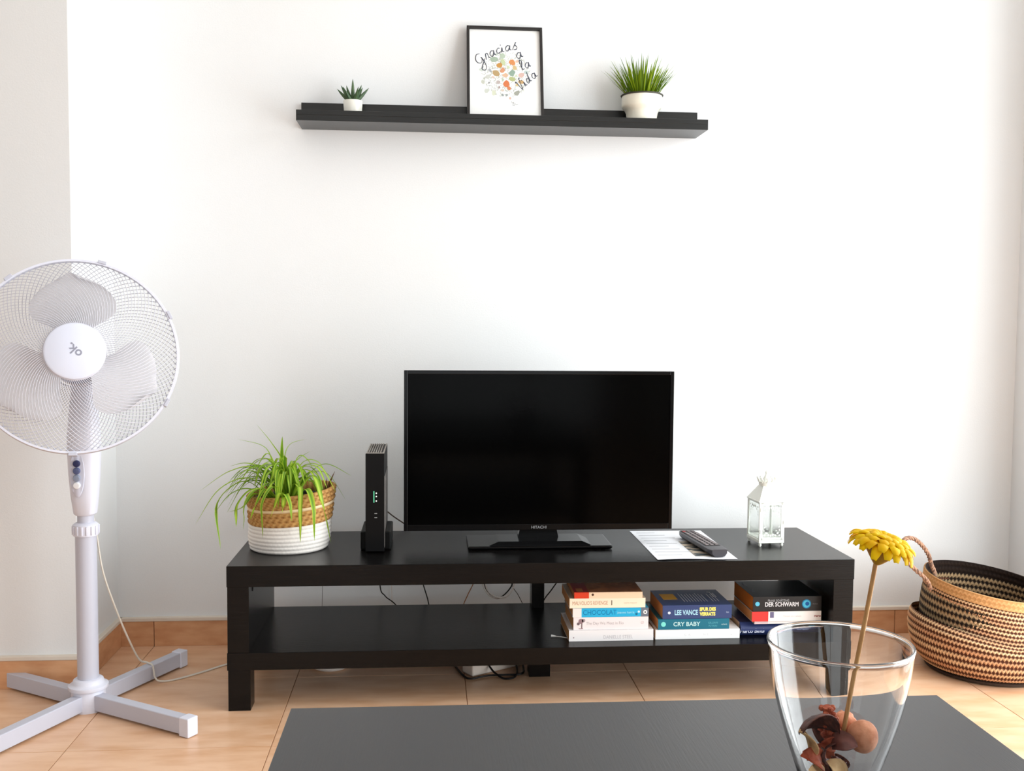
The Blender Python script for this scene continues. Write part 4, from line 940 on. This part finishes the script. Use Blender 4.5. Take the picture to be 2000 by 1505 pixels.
def zt(r, a, base): return base-.115*r*cos(a)+.10*r*sin(a)       # the mouth tips a little to the front right
def fold(a): return max(0, cos(a-math.radians(172)))**1.2        # how far the belly overlaps, strongest at the left
def p_low(t, a):      # floor to the lip of the belly
    pr = [(13.5, .2), (16.3, 1.9), (18.2, 4.4), (19.1, 7.2), (19.4, 9.6), (19.2, 11.4), (18.4, 12.7)]
    u = t*(len(pr)-1); i = min(int(u), len(pr)-2); f = u-i; r = pr[i][0]*(1-f)+pr[i+1][0]*f; z = pr[i][1]*(1-f)+pr[i+1][1]*f
    r += .6*fold(a)*t; z += (2.6*fold(a)-1.2*(1-fold(a)))*t*t
    return r, z
def p_up(t, a):       # belly crease to under the rim band
    f = fold(a); r0, z0_ = p_low(1, a); r0 = r0-.5-1.7*f; z0_ = z0_-.15-1.2*f
    r1 = 16.3; z1_ = zt(16, a, 20.9)
    return r0*(1-t)+r1*t-.5*sin(PI*t)*f, z0_*(1-t)+z1_*t
def p_rim(t, a): return 16.3-.25*t, zt(16, a, 20.9)+2.5*t
def p_in(t, a):       # inside wall, rim to floor
    z_top = zt(16, a, 20.9)+2.4; z = z_top*(1-t)+1.2*t
    return 15.5+1.6*sin(PI*min(1, t*1.1)), z
weave('lower_belly', p_low, 9, 130, 'body'); weave('upper_wall', p_up, 8, 122, 'body'); weave('rim_band', p_rim, 2, 90, 'rim')
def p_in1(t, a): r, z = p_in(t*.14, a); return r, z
def p_in2(t, a): return p_in(.14+.86*t, a)
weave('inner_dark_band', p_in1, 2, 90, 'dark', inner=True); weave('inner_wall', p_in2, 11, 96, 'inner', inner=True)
b = MB(); n = 120
vs = []; fs = []
for rr, dz in ((15.45, -.1), (15.45, .02), (15.75, .12), (16.0, .05), (16.05, -.15)):
    for k in range(n): a = 2*PI*k/n; vs.append((rr*cos(a), rr*sin(a), zt(16, a, 20.9)+2.5+dz+.06*sin(60*a)))
for i in range(4):
    for k in range(n): fs.append((i*n+k, i*n+(k+1) % n, (i+1)*n+(k+1) % n, (i+1)*n+k))
b.add(vs, fs, [blk]*(3*n)+[rimc]*(2*n)); b.build('rim_edge', weave_m, bk, smooth=True, sharp=0)
MB().lathe([(0, .9), (15.5, 1.0), (15.5, .4), (13.5, .1), (0, .1)], 48).build('basket_bottom', M('basket_dark', (60, 44, 34), .9), bk)
HD = bez([(176.4, -35.5, 22.2), (174.4, -37.0, 25.3), (171.4, -37.0, 27.9), (168.6, -37.0, 30.6), (167.9, -36.0, 33.3), (169.4, -35.0, 35.5), (172.2, -34.0, 35.3), (175.1, -33.0, 33.2), (177.3, -32.0, 30.6), (178.6, -31.0, 28.0), (179.6, -31.0, 25.6), (179.7, -31.0, 22.2)], 16)
b = MB()
for s_ in range(3):
    pts = []; prev = None
    for i, p in enumerate(HD):
        d = (HD[min(i+1, len(HD)-1)]-HD[max(i-1, 0)]).normalized(); a_ = Vector((0, 1, 0)); a_ = (a_-d*a_.dot(d)).normalized(); c_ = d.cross(a_)
        ph = i*.42+s_*2*PI/3; pts.append(p+(a_*cos(ph)+c_*sin(ph))*.3-Vector((BX, BY, 0)))
    b.tube(pts, .3, 6)
b.build('handle', M('handle_rope', (176, 136, 110), .8, noise=((120, 92, 78), 120, (1, 1, 1), .42, .6)), bk, smooth=True)
HD2 = bez([(208, -31, 21), (210, -32, 24), (211.5, -31, 19), (212.5, -30.5, 15), (211.5, -29.5, 19), (208.5, -29, 23.5), (207.5, -28, 21)], 12)
MB().tube([p-Vector((BX, BY, 0)) for p in HD2], .42, 8).build('handle', _mc['handle_rope'], bk, smooth=True)
